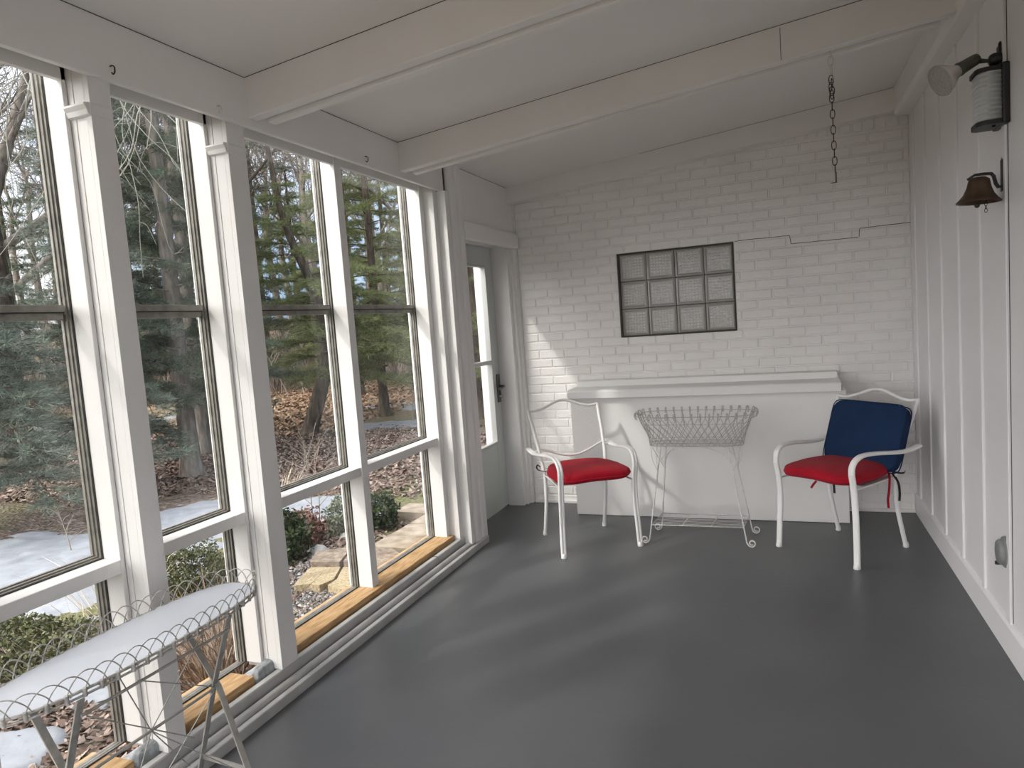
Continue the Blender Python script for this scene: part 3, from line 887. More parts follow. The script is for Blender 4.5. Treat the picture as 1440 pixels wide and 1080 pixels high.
for ly in (-.262, .222):
    # flat-bar legs cross in an X; each foot flares out
    MB().sweep([(XBk, ly + .004, TZ - .02), (.042, ly + .004, .37), (.150, ly + .004, .03), (.180, ly + .004, .003)], SECF, (0, 1, 0), False).build('leg', STRAP, tb)
    MB().sweep([(XF, ly - .004, TZ - .02), (.030, ly - .004, .37), (-.085, ly - .004, .03), (-.105, ly - .004, .003)], SECF, (0, 1, 0), False).build('leg', STRAP, tb)
    MB().sweep([(-.052, ly, .125), (.125, ly, .112)], [(-.002, -.008), (.002, -.008), (.002, .008), (-.002, .008)], (0, 1, 0), False).build('cross_tie', STRAP, tb)
m = MB().tube([(.036, -.262, .37), (.036, .222, .37)], .0045, 8).tube([(.113, -.262, .565), (.113, .222, .565)], .0042, 8)
m.build('stretcher', STRAP, tb)
m = MB()
for (a, b) in (((.036, -.02, .37), (.125, .12, .61)), ((.036, -.02, .37), (.125, -.16, .61)), ((.036, -.02, .37), (.11, .20, .12)), ((.036, -.02, .37), (.11, -.24, .12)), ((.036, -.02, .37), (-.09, .20, .10)), ((.036, .222, .37), (.113, -.10, .57)), ((.10, -.24, .55), (.06, .1, .28)), ((.036, .222, .37), (-.10, .0, .04))):
    m.tube([a, b], .0018, 6)
m.build('wire_brace', STRAP, tb)

# ================================================================== THINGS ON THE HOUSE WALL
fl = empty('porch_light', (0.779, 3.13, 2.16)); tag(fl, 'black wall light with a ribbed frosted lens below the floodlight', 'wall light')
m = MB().box(-.012, .012, -.075, .075, -.13, .085); m.build('back_plate', BLACK, fl, 0.006)
def dsec(d, w, r, n=6):
    pts = [(0.0, w), (0.0, -w), (-d + r, -w)]
    pts += [(-d + r + r * math.cos(math.radians(a)), -w + r + r * math.sin(math.radians(a))) for a in [270 - 90 * i / n for i in range(n + 1)]]
    pts += [(-d + r + r * math.cos(math.radians(a)), w - r + r * math.sin(math.radians(a))) for a in [180 - 90 * i / n for i in range(n + 1)]]
    pts += [(-d + r, w)]
    return pts
ln = MB(); nr = 11
for i in range(nr):
    z0 = -.112 + .178 * i / nr; z1 = -.112 + .178 * (i + 1) / nr
    a = dsec(.080, .056, .03); b = dsec(.086, .0615, .033)
    for (p, q, za, zb) in ((a, b, z0, (z0 + z1) / 2), (b, a, (z0 + z1) / 2, z1)):
        n = len(p); ln.add([(x, y, za) for x, y in p] + [(x, y, zb) for x, y in q], [(k, (k + 1) % n, (k + 1) % n + n, k + n) for k in range(n)], True)
ln.build('ribbed_lens', LENS, fl)
MB().prism(dsec(.090, .066, .034), 'z', .064, .078).build('top_cap', BLACK, fl, 0.003)
m = MB().prism(dsec(.088, .064, .034), 'z', -.126, -.110)
m.tube([(-.03, -.03, -.132), (-.03, -.03, -.124)], .006, 8)
m.build('bottom_cap', BLACK, fl, 0.003)
fd = empty('floodlight', (0.779, 3.13, 2.275)); tag(fd, 'reflector bulb on a swivel socket above the black porch light', 'spotlight')
m = MB().box(-.008, .012, -.016, .016, -.03, .045); m.lathe([(.022, -.02), (.024, -.01), (.024, .01), (.018, .022), (.008, .026)], Matrix.Translation((-.012, 0, 0)) @ Matrix.Rotation(-PI / 2, 4, 'Y'), 16)
m.tube([Vector((0, 0, .045)) + Vector((0, .014 * math.cos(a), .014 * math.sin(a))) for a in [2 * PI * i / 12 for i in range(12)]], .004, 6, True)
m.build('mount', BLACK, fd, 0.002)
MB().tube([(-.03, 0, 0), (-.045, 0, .001), (-.062, 0, .004), (-.08, -.004, .014)], [.008, .007, .009, .008], 10).build('swivel_arm', OLIVE, fd)
def axis(a, b):
    d = (Vector(b) - Vector(a)).normalized(); return Matrix.Translation(a) @ d.to_track_quat('Z', 'Y').to_matrix().to_4x4()
ax = axis((-.072, -.004, .014), (-.150, -.030, -.028))
MB().lathe([(.010, -.004), (.019, 0), (.021, .01), (.023, .06), (.026, .075), (.022, .078)], ax, 20).build('socket', OLIVE, fd)
bm_ = MB().lathe([(.016, .072), (.024, .085), (.029, .097), (.050, .128), (.059, .146), (.060, .151)], ax, 28).build('bulb', BULB, fd)
MB().lathe([(.060, .150), (.058, .156), (.045, .162), (.022, .166), (.002, .167)], ax, 28).build('bulb_face', BULBF, bm_)

be = empty('hanging_bell', (0.706, 3.13, 1.81)); tag(be, 'old bronze bell on a black iron wall bracket', 'bell')
MB().lathe([(.004, .048), (.022, .047), (.033, .040), (.036, .030), (.040, .010), (.050, -.015), (.064, -.033), (.073, -.042), (.0735, -.046), (.069, -.045), (.056, -.030), (.044, -.008), (.034, .018), (.028, .034), (.004, .038)], Matrix.Rotation(math.radians(2), 4, 'Y'), 32).build('bell_body', BELL, be)
m = MB().box(.072, .083, -.014, .014, -.014, .102)
m.lathe([(.012, 0), (.012, .009)], Matrix.Translation((.074, 0, .1)) @ Matrix.Rotation(PI / 2, 4, 'Y'), 12)
m.sweep([(.078, 0, .005), (.062, 0, .004), (.054, 0, .018), (.048, 0, .045), (.040, 0, .056), (.015, 0, .058), (-.014, 0, .057), (-.035, 0, .044)], [(-.010, -.0045), (.010, -.0045), (.010, .0045), (-.010, .0045)], (0, 1, 0), False)
m.build('bracket', IRON, be, 0.0015)
m = MB().tube([(0, 0, .036), (-.004, 0, -.045)], .003, 6); m.lathe([(.001, -.010), (.007, -.008), (.010, 0), (.007, .008), (.001, .010)], Matrix.Translation((-.006, 0, -.055)), 14)
m.build('clapper', BELL, be)
m = MB()
for i in range(4):
    cz = -.042 - i * .012; a = i % 2
    m.tube([(.022 + (.0045 * math.cos(t) if a else 0), (0 if a else .0045 * math.cos(t)), cz + .0075 * math.sin(t)) for t in [2 * PI * k / 10 for k in range(10)]], .0012, 5, True)
m.build('pull_chain', IRON, be)

oc = empty('outlet_cover', (0.792, 3.165, 0.40)); tag(oc, 'round grey weatherproof outlet cover low on the house wall', 'outlet')
m = MB().lathe([(.062, 0), (.064, .006), (.060, .014), (.052, .018), (.002, .020)], Matrix.Rotation(-PI / 2, 4, 'Y') @ Matrix.Diagonal((1, .86, 1, 1)), 28); m.build('cover_plate', OUTLET, oc)
MB().lathe([(.050, .016), (.050, .027), (.044, .034), (.002, .036)], Matrix.Rotation(-PI / 2, 4, 'Y') @ Matrix.Diagonal((1, .86, 1, 1)), 28).build('flap', OUTLET, oc)
MB().box(-.034, -.004, .03, .04, -.064, -.050).build('flap_tab', BLACK, oc, .002)

# chain from the far beam
chn = empty('hanging_chain', (0.238, 3.475, zc(.238) - .165)); tag(chn, 'thin dark chain hanging from the ceiling beam', 'chain')
CHW = mat('painted_link', (0.62, 0.60, 0.57), 0.5)
zt = -.012; x0 = 0.0
def link(m, cx, cy, cz, h, w, ax, r=.0016):
    pts = []
    for k in range(16):
        a = 2 * PI * k / 16; u = w * math.cos(a); vz = h * (math.copysign(abs(math.sin(a)) ** .8, math.sin(a)))
        pts.append((cx + u * math.cos(ax), cy + u * math.sin(ax), cz + vz))
    m.tube(pts, r, 5, True)
mw = MB(); md = MB()
mw.tube(spline([(0, 0, .03), (0, 0, -.004), (.006, 0, -.012), (.002, 0, -.02), (-.006, 0, -.014)], 5), .0022, 6)
for i in range(3): link(mw, .003 * (i % 2), 0, -.035 - i * .036, .021, .010, 1.2 * i)
for i in range(5): link(md, .004 * math.sin(i * 2.3), .004 * math.cos(i * 2), -.115 - i * .016, .020, .010, .9 * i + .3, .002)
for i in range(10): link(md, .0005 * i, 0, -.195 - i * .034, .020, .0095, (i % 2) * 1.45 + .1, .0018)
md.tube([(.004, -.0015, -.515), (.004, -.0015, -.560)], .0016, 5).tube([(.009, .0015, -.515), (.009, .0015, -.560)], .0016, 5)
md.tube([(-.016, 0, -.561), (.012, 0, -.560)], .0016, 5)
mw.build('hook', CHW, chn); md.build('links', CHAINM, chn)

# cup hooks in the header board
for i, (y, z, lb) in enumerate(((1.657, 2.322, 'small hook in the header above the first grooved post'), (3.085, 2.321, 'small hook in the header above the slim mullion'), (2.10, 2.315, 'small white hook in the header beside the near beam'))):
    m = MB().tube(spline([(0, 0, .008), (.010, 0, .008), (.018, 0, .002), (.018, 0, -.012), (.010, 0, -.018), (.004, 0, -.012)], 5), .0022, 6)
    o = m.build('cup_hook', CHAINM if i < 2 else CHW); o.location = (XL + .0005, y, z); tag(o, lb, 'hook')

# ================================================================== OUTSIDE
G0 = -0.20
def gz(x, y):
    r = math.hypot(x, y); h = G0
    h += max(0, r - 14) * 0.030 + max(0, r - 30) * 0.03
    return h + 0.05 * noise.noise(Vector((x * .35, y * .35, 0))) * min(1, max(0, (r - 4) / 4))

LEAFC = [(0, (0.07, 0.055, 0.043)), (0.3, (0.12, 0.09, 0.072)), (0.55, (0.165, 0.125, 0.102)), (0.8, (0.215, 0.17, 0.14)), (1, (0.28, 0.235, 0.195))]
GRD = bpy.data.materials.new('leafy_ground'); GRD.use_nodes = True
nt = GRD.node_tree; b_ = nt.nodes['Principled BSDF']; b_.inputs['Roughness'].default_value = 0.95; b_.inputs['Specular IOR Level'].default_value = 0.1
tc = nt.nodes.new('ShaderNodeTexCoord')
def _noise(scale, detail=6):
    n = nt.nodes.new('ShaderNodeTexNoise'); n.inputs['Scale'].default_value = scale; n.inputs['Detail'].default_value = detail
    nt.links.new(tc.outputs['Object'], n.inputs['Vector']); return n.outputs['Fac']
def _ramp(src, stops):
    r = nt.nodes.new('ShaderNodeValToRGB')
    while len(r.color_ramp.elements) < len(stops): r.color_ramp.elements.new(.5)
    for e, (p, c) in zip(r.color_ramp.elements, stops): e.position = p; e.color = (*c, 1)
    nt.links.new(src, r.inputs['Fac']); return r.outputs['Color']
def _mix(f, a, b):
    m = nt.nodes.new('ShaderNodeMix'); m.data_type = 'RGBA'; nt.links.new(f, m.inputs[0]); nt.links.new(a, m.inputs[6]); nt.links.new(b, m.inputs[7]); return m.outputs[2]
vo = nt.nodes.new('ShaderNodeTexVoronoi'); vo.inputs['Scale'].default_value = 26
nt.links.new(tc.outputs['Object'], vo.inputs['Vector'])
sp = nt.nodes.new('ShaderNodeSeparateColor'); nt.links.new(vo.outputs['Color'], sp.inputs['Color'])
leaf = _ramp(sp.outputs[0], LEAFC)
tan = _ramp(sp.outputs[1], [(0, (0.19, 0.12, 0.07)), (.5, (0.33, 0.22, 0.13)), (1, (0.46, 0.34, 0.23))])
grass = _ramp(_noise(30), [(.3, (0.07, 0.08, 0.035)), (.5, (0.14, 0.14, 0.07)), (.7, (0.22, 0.20, 0.12))])
sx = nt.nodes.new('ShaderNodeSeparateXYZ'); nt.links.new(tc.outputs['Object'], sx.inputs[0])
far = nt.nodes.new('ShaderNodeMapRange'); far.inputs['From Min'].default_value = 10.5; far.inputs['From Max'].default_value = 14; nt.links.new(sx.outputs[1], far.inputs['Value'])
gmask = _ramp(_noise(.55, 5), [(.46, (0, 0, 0)), (.58, (1, 1, 1))])
base_c = _mix(gmask, leaf, grass)
base_c = _mix(far.outputs['Result'], base_c, tan)
nt.links.new(base_c, b_.inputs['Base Color'])
bp = nt.nodes.new('ShaderNodeBump'); bp.inputs['Strength'].default_value = .6; bp.inputs['Distance'].default_value = .04
nt.links.new(vo.outputs['Distance'], bp.inputs['Height']); nt.links.new(bp.outputs['Normal'], b_.inputs['Normal'])

gx = [-70 + 40 * (i / 24) for i in range(24)] + [-30 + 28 * (i / 90) for i in range(90)] + [-2.0 + 16 * i / 12 for i in range(13)]
gy = [-40 + 38 * (i / 24) for i in range(24)] + [-2 + 24 * (i / 90) for i in range(90)] + [22 + 55 * i / 24 for i in range(25)]
gm = MB(); nx, ny = len(gx), len(gy)
gm.add([(x, y, gz(x, y)) for y in gy for x in gx], [(j * nx + i, j * nx + i + 1, (j + 1) * nx + i + 1, (j + 1) * nx + i) for j in range(ny - 1) for i in range(nx - 1)], True)
tag(gm.build('ground', GRD), 'yard covered with brown fallen leaves and thin grass', 'ground', kind='structure')

# ---- snow lying in patches on the lawn
SNOW = mat('old_snow', (0.27, 0.285, 0.315), 0.6, bump=(9, 0.6), var=(6, .16), spec=0.3)
BL_ = [(-5.6, 3.5, 1.55, 1.15, .2, 1.0), (-5.35, 4.85, 1.0, .75, .3, 1.0), (-4.2, 3.6, .55, .55, 0, .8), (-4.25, 5.35, .75, .75, .3, .72), (-6.6, 10.6, 1.3, .55, .5, 1.0), (-7.6, 13.0, 1.2, .6, .3, .8), (-15.4, 10.5, 2.6, .8, .3, .9), (-3.07, 1.72, .20, .22, 0, 1.0), (-3.12, 2.17, .16, .13, 0, 1.0), (-9.5, 9.0, .9, .4, .5, .55)]
def snow_h(x, y):
    v = -1.0
    for cx, cy, rx, ry, rot, amt in BL_:
        dx, dy = x - cx, y - cy
        u = dx * math.cos(rot) + dy * math.sin(rot); w = -dx * math.sin(rot) + dy * math.cos(rot)
        v = max(v, (1 - (u / rx) ** 2 - (w / ry) ** 2) * 0.8 + (amt - 1.0))
    n = noise.fractal(Vector((x * 1.6, y * 2.6, 3.1)), 0.8, 2.1, 5)
    return v + .80 * n - .06
def snow_patch(x0, x1, y0, y1, st, label):
    m = MB(); idx = {}; vs = []
    nxx, nyy = int((x1 - x0) / st), int((y1 - y0) / st)
    H = [[snow_h(x0 + i * st, y0 + j * st) for i in range(nxx + 1)] for j in range(nyy + 1)]
    def vid(i, j):
        if (i, j) not in idx:
            x, y = x0 + i * st, y0 + j * st; h = H[j][i]
            idx[(i, j)] = len(vs); vs.append((x, y, gz(x, y) + max(-.03, min(.035, h * .09))))
        return idx[(i, j)]
    fs = [(vid(i, j), vid(i + 1, j), vid(i + 1, j + 1), vid(i, j + 1)) for j in range(nyy) for i in range(nxx) if max(H[j][i], H[j][i + 1], H[j + 1][i], H[j + 1][i + 1]) > 0]
    m.add(vs, fs, True)
    tag(m.build('snow', SNOW), label, 'snow', kind='stuff')
snow_patch(-8.4, -2.9, 2.6, 6.6, .045, 'patchy snow melting on the lawn outside the porch')
snow_patch(-9.4, -5.0, 9.3, 14, .07, 'thin strip of snow on the lawn beyond the rightmost window')
snow_patch(-18.5, -12.5, 8.5, 12.5, .1, 'far strip of snow behind the big trunk')
snow_patch(-3.45, -2.75, 1.3, 2.45, .02, 'small scraps of snow on the leaves below the table')

# ---- loose leaves
rs = np.random.RandomState(5)
def leaf_mesh(name, label, regions, m, size):
    P = []
    for (x0, x1, y0, y1, n) in regions:
        P.append(np.stack([rs.uniform(x0, x1, n), rs.uniform(y0, y1, n)], 1))
    P = np.concatenate(P); n = len(P)
    z = np.array([gz(x, y) for x, y in P]) + rs.uniform(.004, .05, n) * (size / .06)
    a = rs.uniform(0, 2 * PI, n); s = size * rs.uniform(.5, 1.15, n)
    u = np.stack([np.cos(a), np.sin(a), rs.uniform(-.7, .7, n)], 1) * s[:, None]
    w = np.stack([-np.sin(a), np.cos(a), rs.uniform(-.7, .7, n)], 1) * (s * .55)[:, None]
    c = np.concatenate([P, z[:, None]], 1)
    q = np.stack([c - u, c + w * .9 - u * .1, c + u, c - w], 1)
    tag(np_mesh(name, q, 4, m), label, 'leaves', kind='stuff')
LF = ramp_mat('dry_leaves', [(0, (0.07, 0.048, 0.037)), (.3, (0.13, 0.088, 0.07)), (.55, (0.19, 0.132, 0.108)), (.8, (0.26, 0.195, 0.162)), (1, (0.36, 0.30, 0.255))], .9, island=True)
LFO = ramp_mat('orange_leaves', [(0, (0.15, 0.09, 0.055)), (.4, (0.25, 0.16, 0.10)), (.8, (0.33, 0.225, 0.15)), (1, (0.40, 0.32, 0.235))], .9, island=True)
leaf_mesh('leaf_litter', 'pinkish brown leaves lying close under the windows', [(-4.0, -2.22, .4, 2.9, 11000), (-3.9, -2.9, 2.9, 5.2, 2200), (-3.75, -3.2, 3.9, 4.7, 1600)], LF, .030)
leaf_mesh('leaf_litter', 'brown leaf carpet across the middle of the yard', [(-13, -6.5, 5.2, 9.5, 22000), (-9.0, -4.6, 6.3, 10.5, 18000), (-6.4, -3.4, 5.8, 9.5, 9000)], LF, .036)
leaf_mesh('leaf_litter', 'orange leaf carpet on the far slope', [(-16, -6.5, 13.5, 24, 20000), (-12, -7.5, 9.5, 13.5, 7000)], LFO, .06)

# ---- gravel, flagstones, paving, rocks
GRAV = ramp_mat('grey_gravel', [(0, (0.06, 0.057, 0.057)), (.4, (0.15, 0.145, 0.145)), (.75, (0.27, 0.26, 0.26)), (1, (0.48, 0.46, 0.455))], .9, island=True)
n = 9000
ctr = np.stack([rs.uniform(-3.35, -2.21, n), rs.uniform(2.55, 4.15, n), rs.uniform(G0 - .005, G0 + .025, n)], 1)
rad = rs.uniform(.007, .017, n)
octv = np.array([(1, 0, 0), (0, 1, 0), (-1, 0, 0), (0, -1, 0), (0, 0, .8), (0, 0, -.8)], float)
octf = [(0, 1, 4), (1, 2, 4), (2, 3, 4), (3, 0, 4)]
ang = rs.uniform(0, 2 * PI, n); st_ = rs.uniform(.6, 1.3, (n, 6, 1))
ov = octv[None] * st_
ca, sa = np.cos(ang)[:, None], np.sin(ang)[:, None]
ov = np.stack([ov[:, :, 0] * ca - ov[:, :, 1] * sa, ov[:, :, 0] * sa + ov[:, :, 1] * ca, ov[:, :, 2]], 2) * rad[:, None, None] + ctr[:, None]
nv = n * 6
me = bpy.data.meshes.new('gravel'); me.from_pydata(ov.reshape(-1, 3).tolist(), [], [tuple(i * 6 + k for k in f) for i in range(n) for f in octf]); me.materials.append(GRAV)
go = bpy.data.objects.new('gravel', me); C.objects.link(go); tag(go, 'bed of small grey gravel below the windows', 'gravel', kind='stuff')
FLAG = ramp_mat('yellow_flagstone', [(0, (0.23, 0.18, 0.11)), (.5, (0.37, 0.30, 0.19)), (1, (0.47, 0.40, 0.28))], .85, 60, 8, bump=.5, lo=.3, hi=.7)
SLAB = ramp_mat('brown_slab', [(0, (0.14, 0.11, 0.085)), (.5, (0.23, 0.185, 0.145)), (1, (0.33, 0.275, 0.22))], .85, 24, 8, bump=.3, lo=.3, hi=.7)
def flag(poly, z0, z1, m, label, nm='flagstone', grp=None):
    o = MB().prism(poly, 'z', z0, z1).build(nm, m, bevel=.008); return tag(o, label, 'stone', grp)
flag([(-2.82, 3.52), (-2.79, 3.63), (-2.885, 3.845), (-3.10, 3.80), (-3.05, 3.62), (-2.99, 3.48), (-2.90, 3.53)], -.22, -.135, FLAG, 'yellow flagstone at the gravel edge, left of the crack')
flag([(-2.765, 3.53), (-2.55, 3.46), (-2.50, 3.62), (-2.58, 3.82), (-2.80, 3.86), (-2.865, 3.845), (-2.77, 3.64)], -.22, -.135, FLAG, 'yellow flagstone at the gravel edge, right of the crack')
flag([(-2.90, 3.86), (-3.12, 3.82), (-3.22, 4.02), (-3.02, 4.16), (-2.97, 4.06)], -.22, -.105, SLAB, 'brown step slab behind the left yellow flagstone')
flag([(-2.88, 3.87), (-2.56, 3.84), (-2.52, 4.06), (-2.70, 4.20), (-2.98, 4.17), (-2.95, 4.06)], -.22, -.105, SLAB, 'brown step slab behind the right yellow flagstone')
k = 0
PAV = ramp_mat('patio_stone', [(0, (0.19, 0.15, 0.115)), (.5, (0.29, 0.24, 0.185)), (1, (0.38, 0.33, 0.265))], .85, 9, 8, bump=.2, lo=.3, hi=.7)
for row in range(4):
    y0 = 4.24 + row * .30; off = -(row % 2) * .20
    for col in range(4):
        x1 = -2.24 + off - col * .34 + .2 * (row % 2)
        x0 = x1 - .325
        if x0 < -3.25 + .06 * (3 - row): continue
        flag([(x0, y0), (x1, y0), (x1, y0 + .285), (x0, y0 + .285)], -.22, -.125 + rng.uniform(-.004, .004), PAV, 'pale rectangular paving stone of the small patio by the door', 'paving_stone', 'patio paving stones')
flag([(-2.24, 3.98), (-2.24, 4.215), (-2.49, 4.215), (-2.50, 4.08)], -.22, -.125, PAV, 'pale paving stone squeezed between step slabs and door', 'paving_stone')
ROCK = mat('pale_rock', (0.42, 0.42, 0.41), 0.9, bump=(14, .9), var=(9, .25))
def rock(x, y, r, label, seed, m=ROCK):
    bm = bmesh.new(); bmesh.ops.create_icosphere(bm, subdivisions=3, radius=1)
    for v in bm.verts:
        k = 1 + .35 * noise.noise(v.co * 1.3 + Vector((seed * 7.1, 0, 0))); v.co = Vector((v.co.x * k * r, v.co.y * k * r * .8, v.co.z * k * r * .55))
    me = bpy.data.meshes.new('rock'); bm.to_mesh(me); bm.free(); me.materials.append(m)
    me.polygons.foreach_set('use_smooth', [True] * len(me.polygons))
    o = bpy.data.objects.new('rock', me); C.objects.link(o); o.location = (x, y, gz(x, y) + r * .25); return tag(o, label, 'rock')
rock(-3.34, 4.20, .10, 'white rock lying in the leaves behind the step slabs', 1)
rock(-3.36, 4.62, .08, 'small white rock beside the grey-green bush', 2)

# ---- shrubs
def tufts(cent, dirs, K, ln, wd, spread, rs_):
    """needle / blade triangles: K per tuft"""
    n = len(cent); c = np.repeat(cent, K, 0); d = np.repeat(dirs, K, 0) + rs_.normal(0, spread, (n * K, 3))
    d /= np.linalg.norm(d, axis=1, keepdims=True) + 1e-9
    l = ln * rs_.uniform(.6, 1.2, (n * K, 1)); s = np.cross(d, rs_.normal(0, 1, (n * K, 3))); s /= np.linalg.norm(s, axis=1, keepdims=True) + 1e-9
    return np.stack([c - s * wd / 2, c + s * wd / 2, c + d * l], 1)
def leafquads(cent, nrm, size, rs_):
    n = len(cent); u = np.cross(nrm, rs_.normal(0, 1, (n, 3))); u /= np.linalg.norm(u, axis=1, keepdims=True) + 1e-9
    w = np.cross(nrm, u); w /= np.linalg.norm(w, axis=1, keepdims=True) + 1e-9
    s = size * rs_.uniform(.6, 1.2, (n, 1))
    return np.stack([cent - u * s, cent + w * s * .6, cent + u * s, cent - w * s * .6], 1)
BOX = ramp_mat('boxwood_leaf', [(0, (0.012, 0.022, 0.010)), (.5, (0.03, 0.052, 0.020)), (1, (0.075, 0.105, 0.042))], .5, island=True, transl=.15)
BOXO = ramp_mat('olive_leaf', [(0, (0.03, 0.036, 0.016)), (.5, (0.075, 0.085, 0.034)), (1, (0.16, 0.165, 0.07))], .5, island=True, transl=.2)
BOXG = ramp_mat('greygreen_leaf', [(0, (0.07, 0.09, 0.06)), (.5, (0.14, 0.17, 0.115)), (1, (0.24, 0.27, 0.19))], .6, island=True, transl=.15)
TWIG = mat('twig_bark', (0.14, 0.105, 0.08), .9, var=(20, .3))
def shrub(x, y, rx, ry, h, n, m, label, seed, leaf=.018, name='shrub', stems=9):
    r_s = np.random.RandomState(seed); e = empty(name, (x, y, gz(x, y))); tag(e, label, 'shrub')
    d = r_s.normal(0, 1, (n, 3)); d /= np.linalg.norm(d, axis=1, keepdims=True)
    rr = r_s.uniform(.25, 1, (n, 1)) ** .4
    bump_ = 1 + .22 * np.sin(d[:, :1] * 5 + seed) * np.cos(d[:, 1:2] * 6 + 2 * seed) + .12 * np.sin(d[:, 2:] * 9)
    p = d * rr * bump_ * np.array([[rx, ry, h / 2]]); p[:, 2] += h / 2; p = p[p[:, 2] > .01]
    nr = d[:len(p)] + r_s.normal(0, .8, (len(p), 3))
    np_mesh('foliage', leafquads(p, nr, leaf, r_s), 4, m, e)
    s_ = MB()
    for i in range(stems):
        a = 2 * PI * i / stems + r_s.uniform(-.3, .3); q = (rx * .7 * math.cos(a), ry * .7 * math.sin(a), h * r_s.uniform(.5, .9))
        s_.tube([(0, 0, 0), (q[0] * .35, q[1] * .35, q[2] * .5), q], [.008, .006, .003], 5)
    s_.build('stems', TWIG, e)
shrub(-3.50, 4.02, .19, .19, .40, 2600, BOX, 'dark green boxwood beside the far grooved post', 11)
shrub(-3.22, 4.92, .15, .15, .30, 1800, BOX, 'dark green boxwood behind the patio paving', 12)
shrub(-3.42, 4.66, .15, .13, .34, 1700, BOXG, 'grey-green bush between the two dark boxwoods', 13, .015)
shrub(-3.75, 3.38, .30, .26, .32, 6500, BOXO, 'olive green boxwood seen over the far end of the table', 14, .011)
shrub(-3.85, 2.35, .70, .34, .20, 7000, BOXO, 'low olive groundcover bush behind the near half of the table', 15, .014)
RUST = ramp_mat('rust_leaf', [(0, (0.09, 0.045, 0.035)), (.5, (0.17, 0.09, 0.072)), (1, (0.25, 0.16, 0.13))], .8, island=True)
shrub(-3.75, 4.45, .28, .26, .26, 1500, RUST, 'low rusty red bush behind the white rock', 16, .02)
# ---- dry grass and bare stems
STRAW = ramp_mat('dry_grass', [(0, (0.16, 0.105, 0.07)), (.5, (0.30, 0.21, 0.15)), (1, (0.48, 0.38, 0.28))], .9, island=True)
PALE = ramp_mat('pale_grass', [(0, (0.40, 0.32, 0.22)), (1, (0.72, 0.63, 0.50))], .9, island=True)
def grass(x, y, r, h, n, m, label, seed, w=.006, name='dry_grass'):
    r_s = np.random.RandomState(seed); a = r_s.uniform(0, 2 * PI, n); q = r * r_s.uniform(0, 1, n) ** .6
    z0 = np.full(n, -.01); c = np.stack([q * np.cos(a), q * np.sin(a), z0], 1)
    d = np.stack([np.cos(a) * .45 + r_s.normal(0, .25, n), np.sin(a) * .45 + r_s.normal(0, .25, n), np.ones(n)], 1)
    d /= np.linalg.norm(d, axis=1, keepdims=True); l = h * r_s.uniform(.45, 1.1, (n, 1))
    s = np.cross(d, r_s.normal(0, 1, (n, 3))); s /= np.linalg.norm(s, axis=1, keepdims=True); s *= w / 2
    m1 = c + d * l * .55; tip = c + d * l; tip[:, 2] -= (l[:, 0] * .28) * r_s.uniform(0, 1, n); tip[:, :2] += d[:, :2] * l * .25
    q1 = np.stack([c - s, c + s, m1 + s * .8, m1 - s * .8], 1); q2 = np.stack([m1 - s * .8, m1 + s * .8, tip + s * .15, tip - s * .15], 1)
    o = np_mesh(name, np.concatenate([q1, q2]), 4, m); o.location = (x, y, gz(x, y)); return tag(o, label, 'dry grass')
grass(-2.66, 2.52, .17, .52, 420, STRAW, 'clump of brown dry reeds below the far end of the table', 21)
grass(-5.0, 5.55, .30, .42, 160, PALE, 'pale dry blades standing at the edge of the lawn', 22, .007)
grass(-3.95, 3.05, .30, .55, 60, PALE, 'thin straw stalks standing over the olive boxwood', 23, .005)
grass(-3.55, 2.55, .5, .34, 120, PALE, 'thin grey stalks poking through the groundcover bush', 24, .004)
STEM = mat('dead_stem', (0.26, 0.22, 0.18), .9, var=(30, .3))
def sapling(x, y, h, r0, seed, label, m=STEM, nb=7, spread=.5, name='bare_sapling', cat='sapling'):
    r = random.Random(seed); e = MB(); z0 = gz(x, y) - .02
    top = Vector((r.uniform(-.12, .12) * h, r.uniform(-.12, .12) * h, h))
    main = spline([(0, 0, 0), (top.x * .3 + r.uniform(-.03, .03) * h, top.y * .3, h * .4), (top.x * .8, top.y * .7, h * .75), top], 5)
    e.tube(main, [r0 * (1 - .8 * i / (len(main) - 1)) for i in range(len(main))], 5)
    for i in range(nb):
        j = int(len(main) * r.uniform(.2, .9)); p = main[j]; a = r.uniform(0, 2 * PI); L = h * spread * r.uniform(.3, .7)
        d = Vector((math.cos(a), math.sin(a), r.uniform(.4, 1.2))).normalized()
        q = spline([p, p + d * L * .5 + Vector((0, 0, .02)), p + d * L + Vector((r.uniform(-.1, .1) * L, 0, .15 * L))], 4)
        e.tube(q, [r0 * .5 * (1 - .8 * k / (len(q) - 1)) for k in range(len(q))], 4)
        for s in (0.4, .7):
            pp = q[int(len(q) * s)]; dd = (d + Vector((r.uniform(-.8, .8), r.uniform(-.8, .8), .2))).normalized() * L * .4
            e.tube([pp, pp + dd * .5, pp + dd], [r0 * .25, r0 * .2, r0 * .08], 4)
    o = e.build(name, m); o.location = (x, y, z0); return tag(o, label, cat)
sapling(-5.55, 3.85, .40, .006, 31, 'small dead weed standing in the lawn snow', nb=9)
sapling(-3.75, 1.75, .62, .006, 32, 'thin bare twig bush at the left picture edge below the rail', nb=9)
sapling(-4.05, 2.05, .62, .005, 33, 'thin bare twigs beside the twig bush at the left edge', nb=9)
sapling(-6.3, 10.9, 1.5, .012, 34, 'slim bare sapling standing in the far snow strip', nb=8)
sapling(-4.6, 9.0, 1.1, .010, 35, 'bare arching shrub stems in front of the far snow strip', nb=10)
sapling(-3.75, 4.75, .75, .006, 36, 'bare twiggy stems arching over the rusty bush', nb=12, spread=.8)
sapling(-4.0, 5.0, .8, .006, 37, 'bare twiggy stems behind the grey-green bush', nb=12, spread=.8)
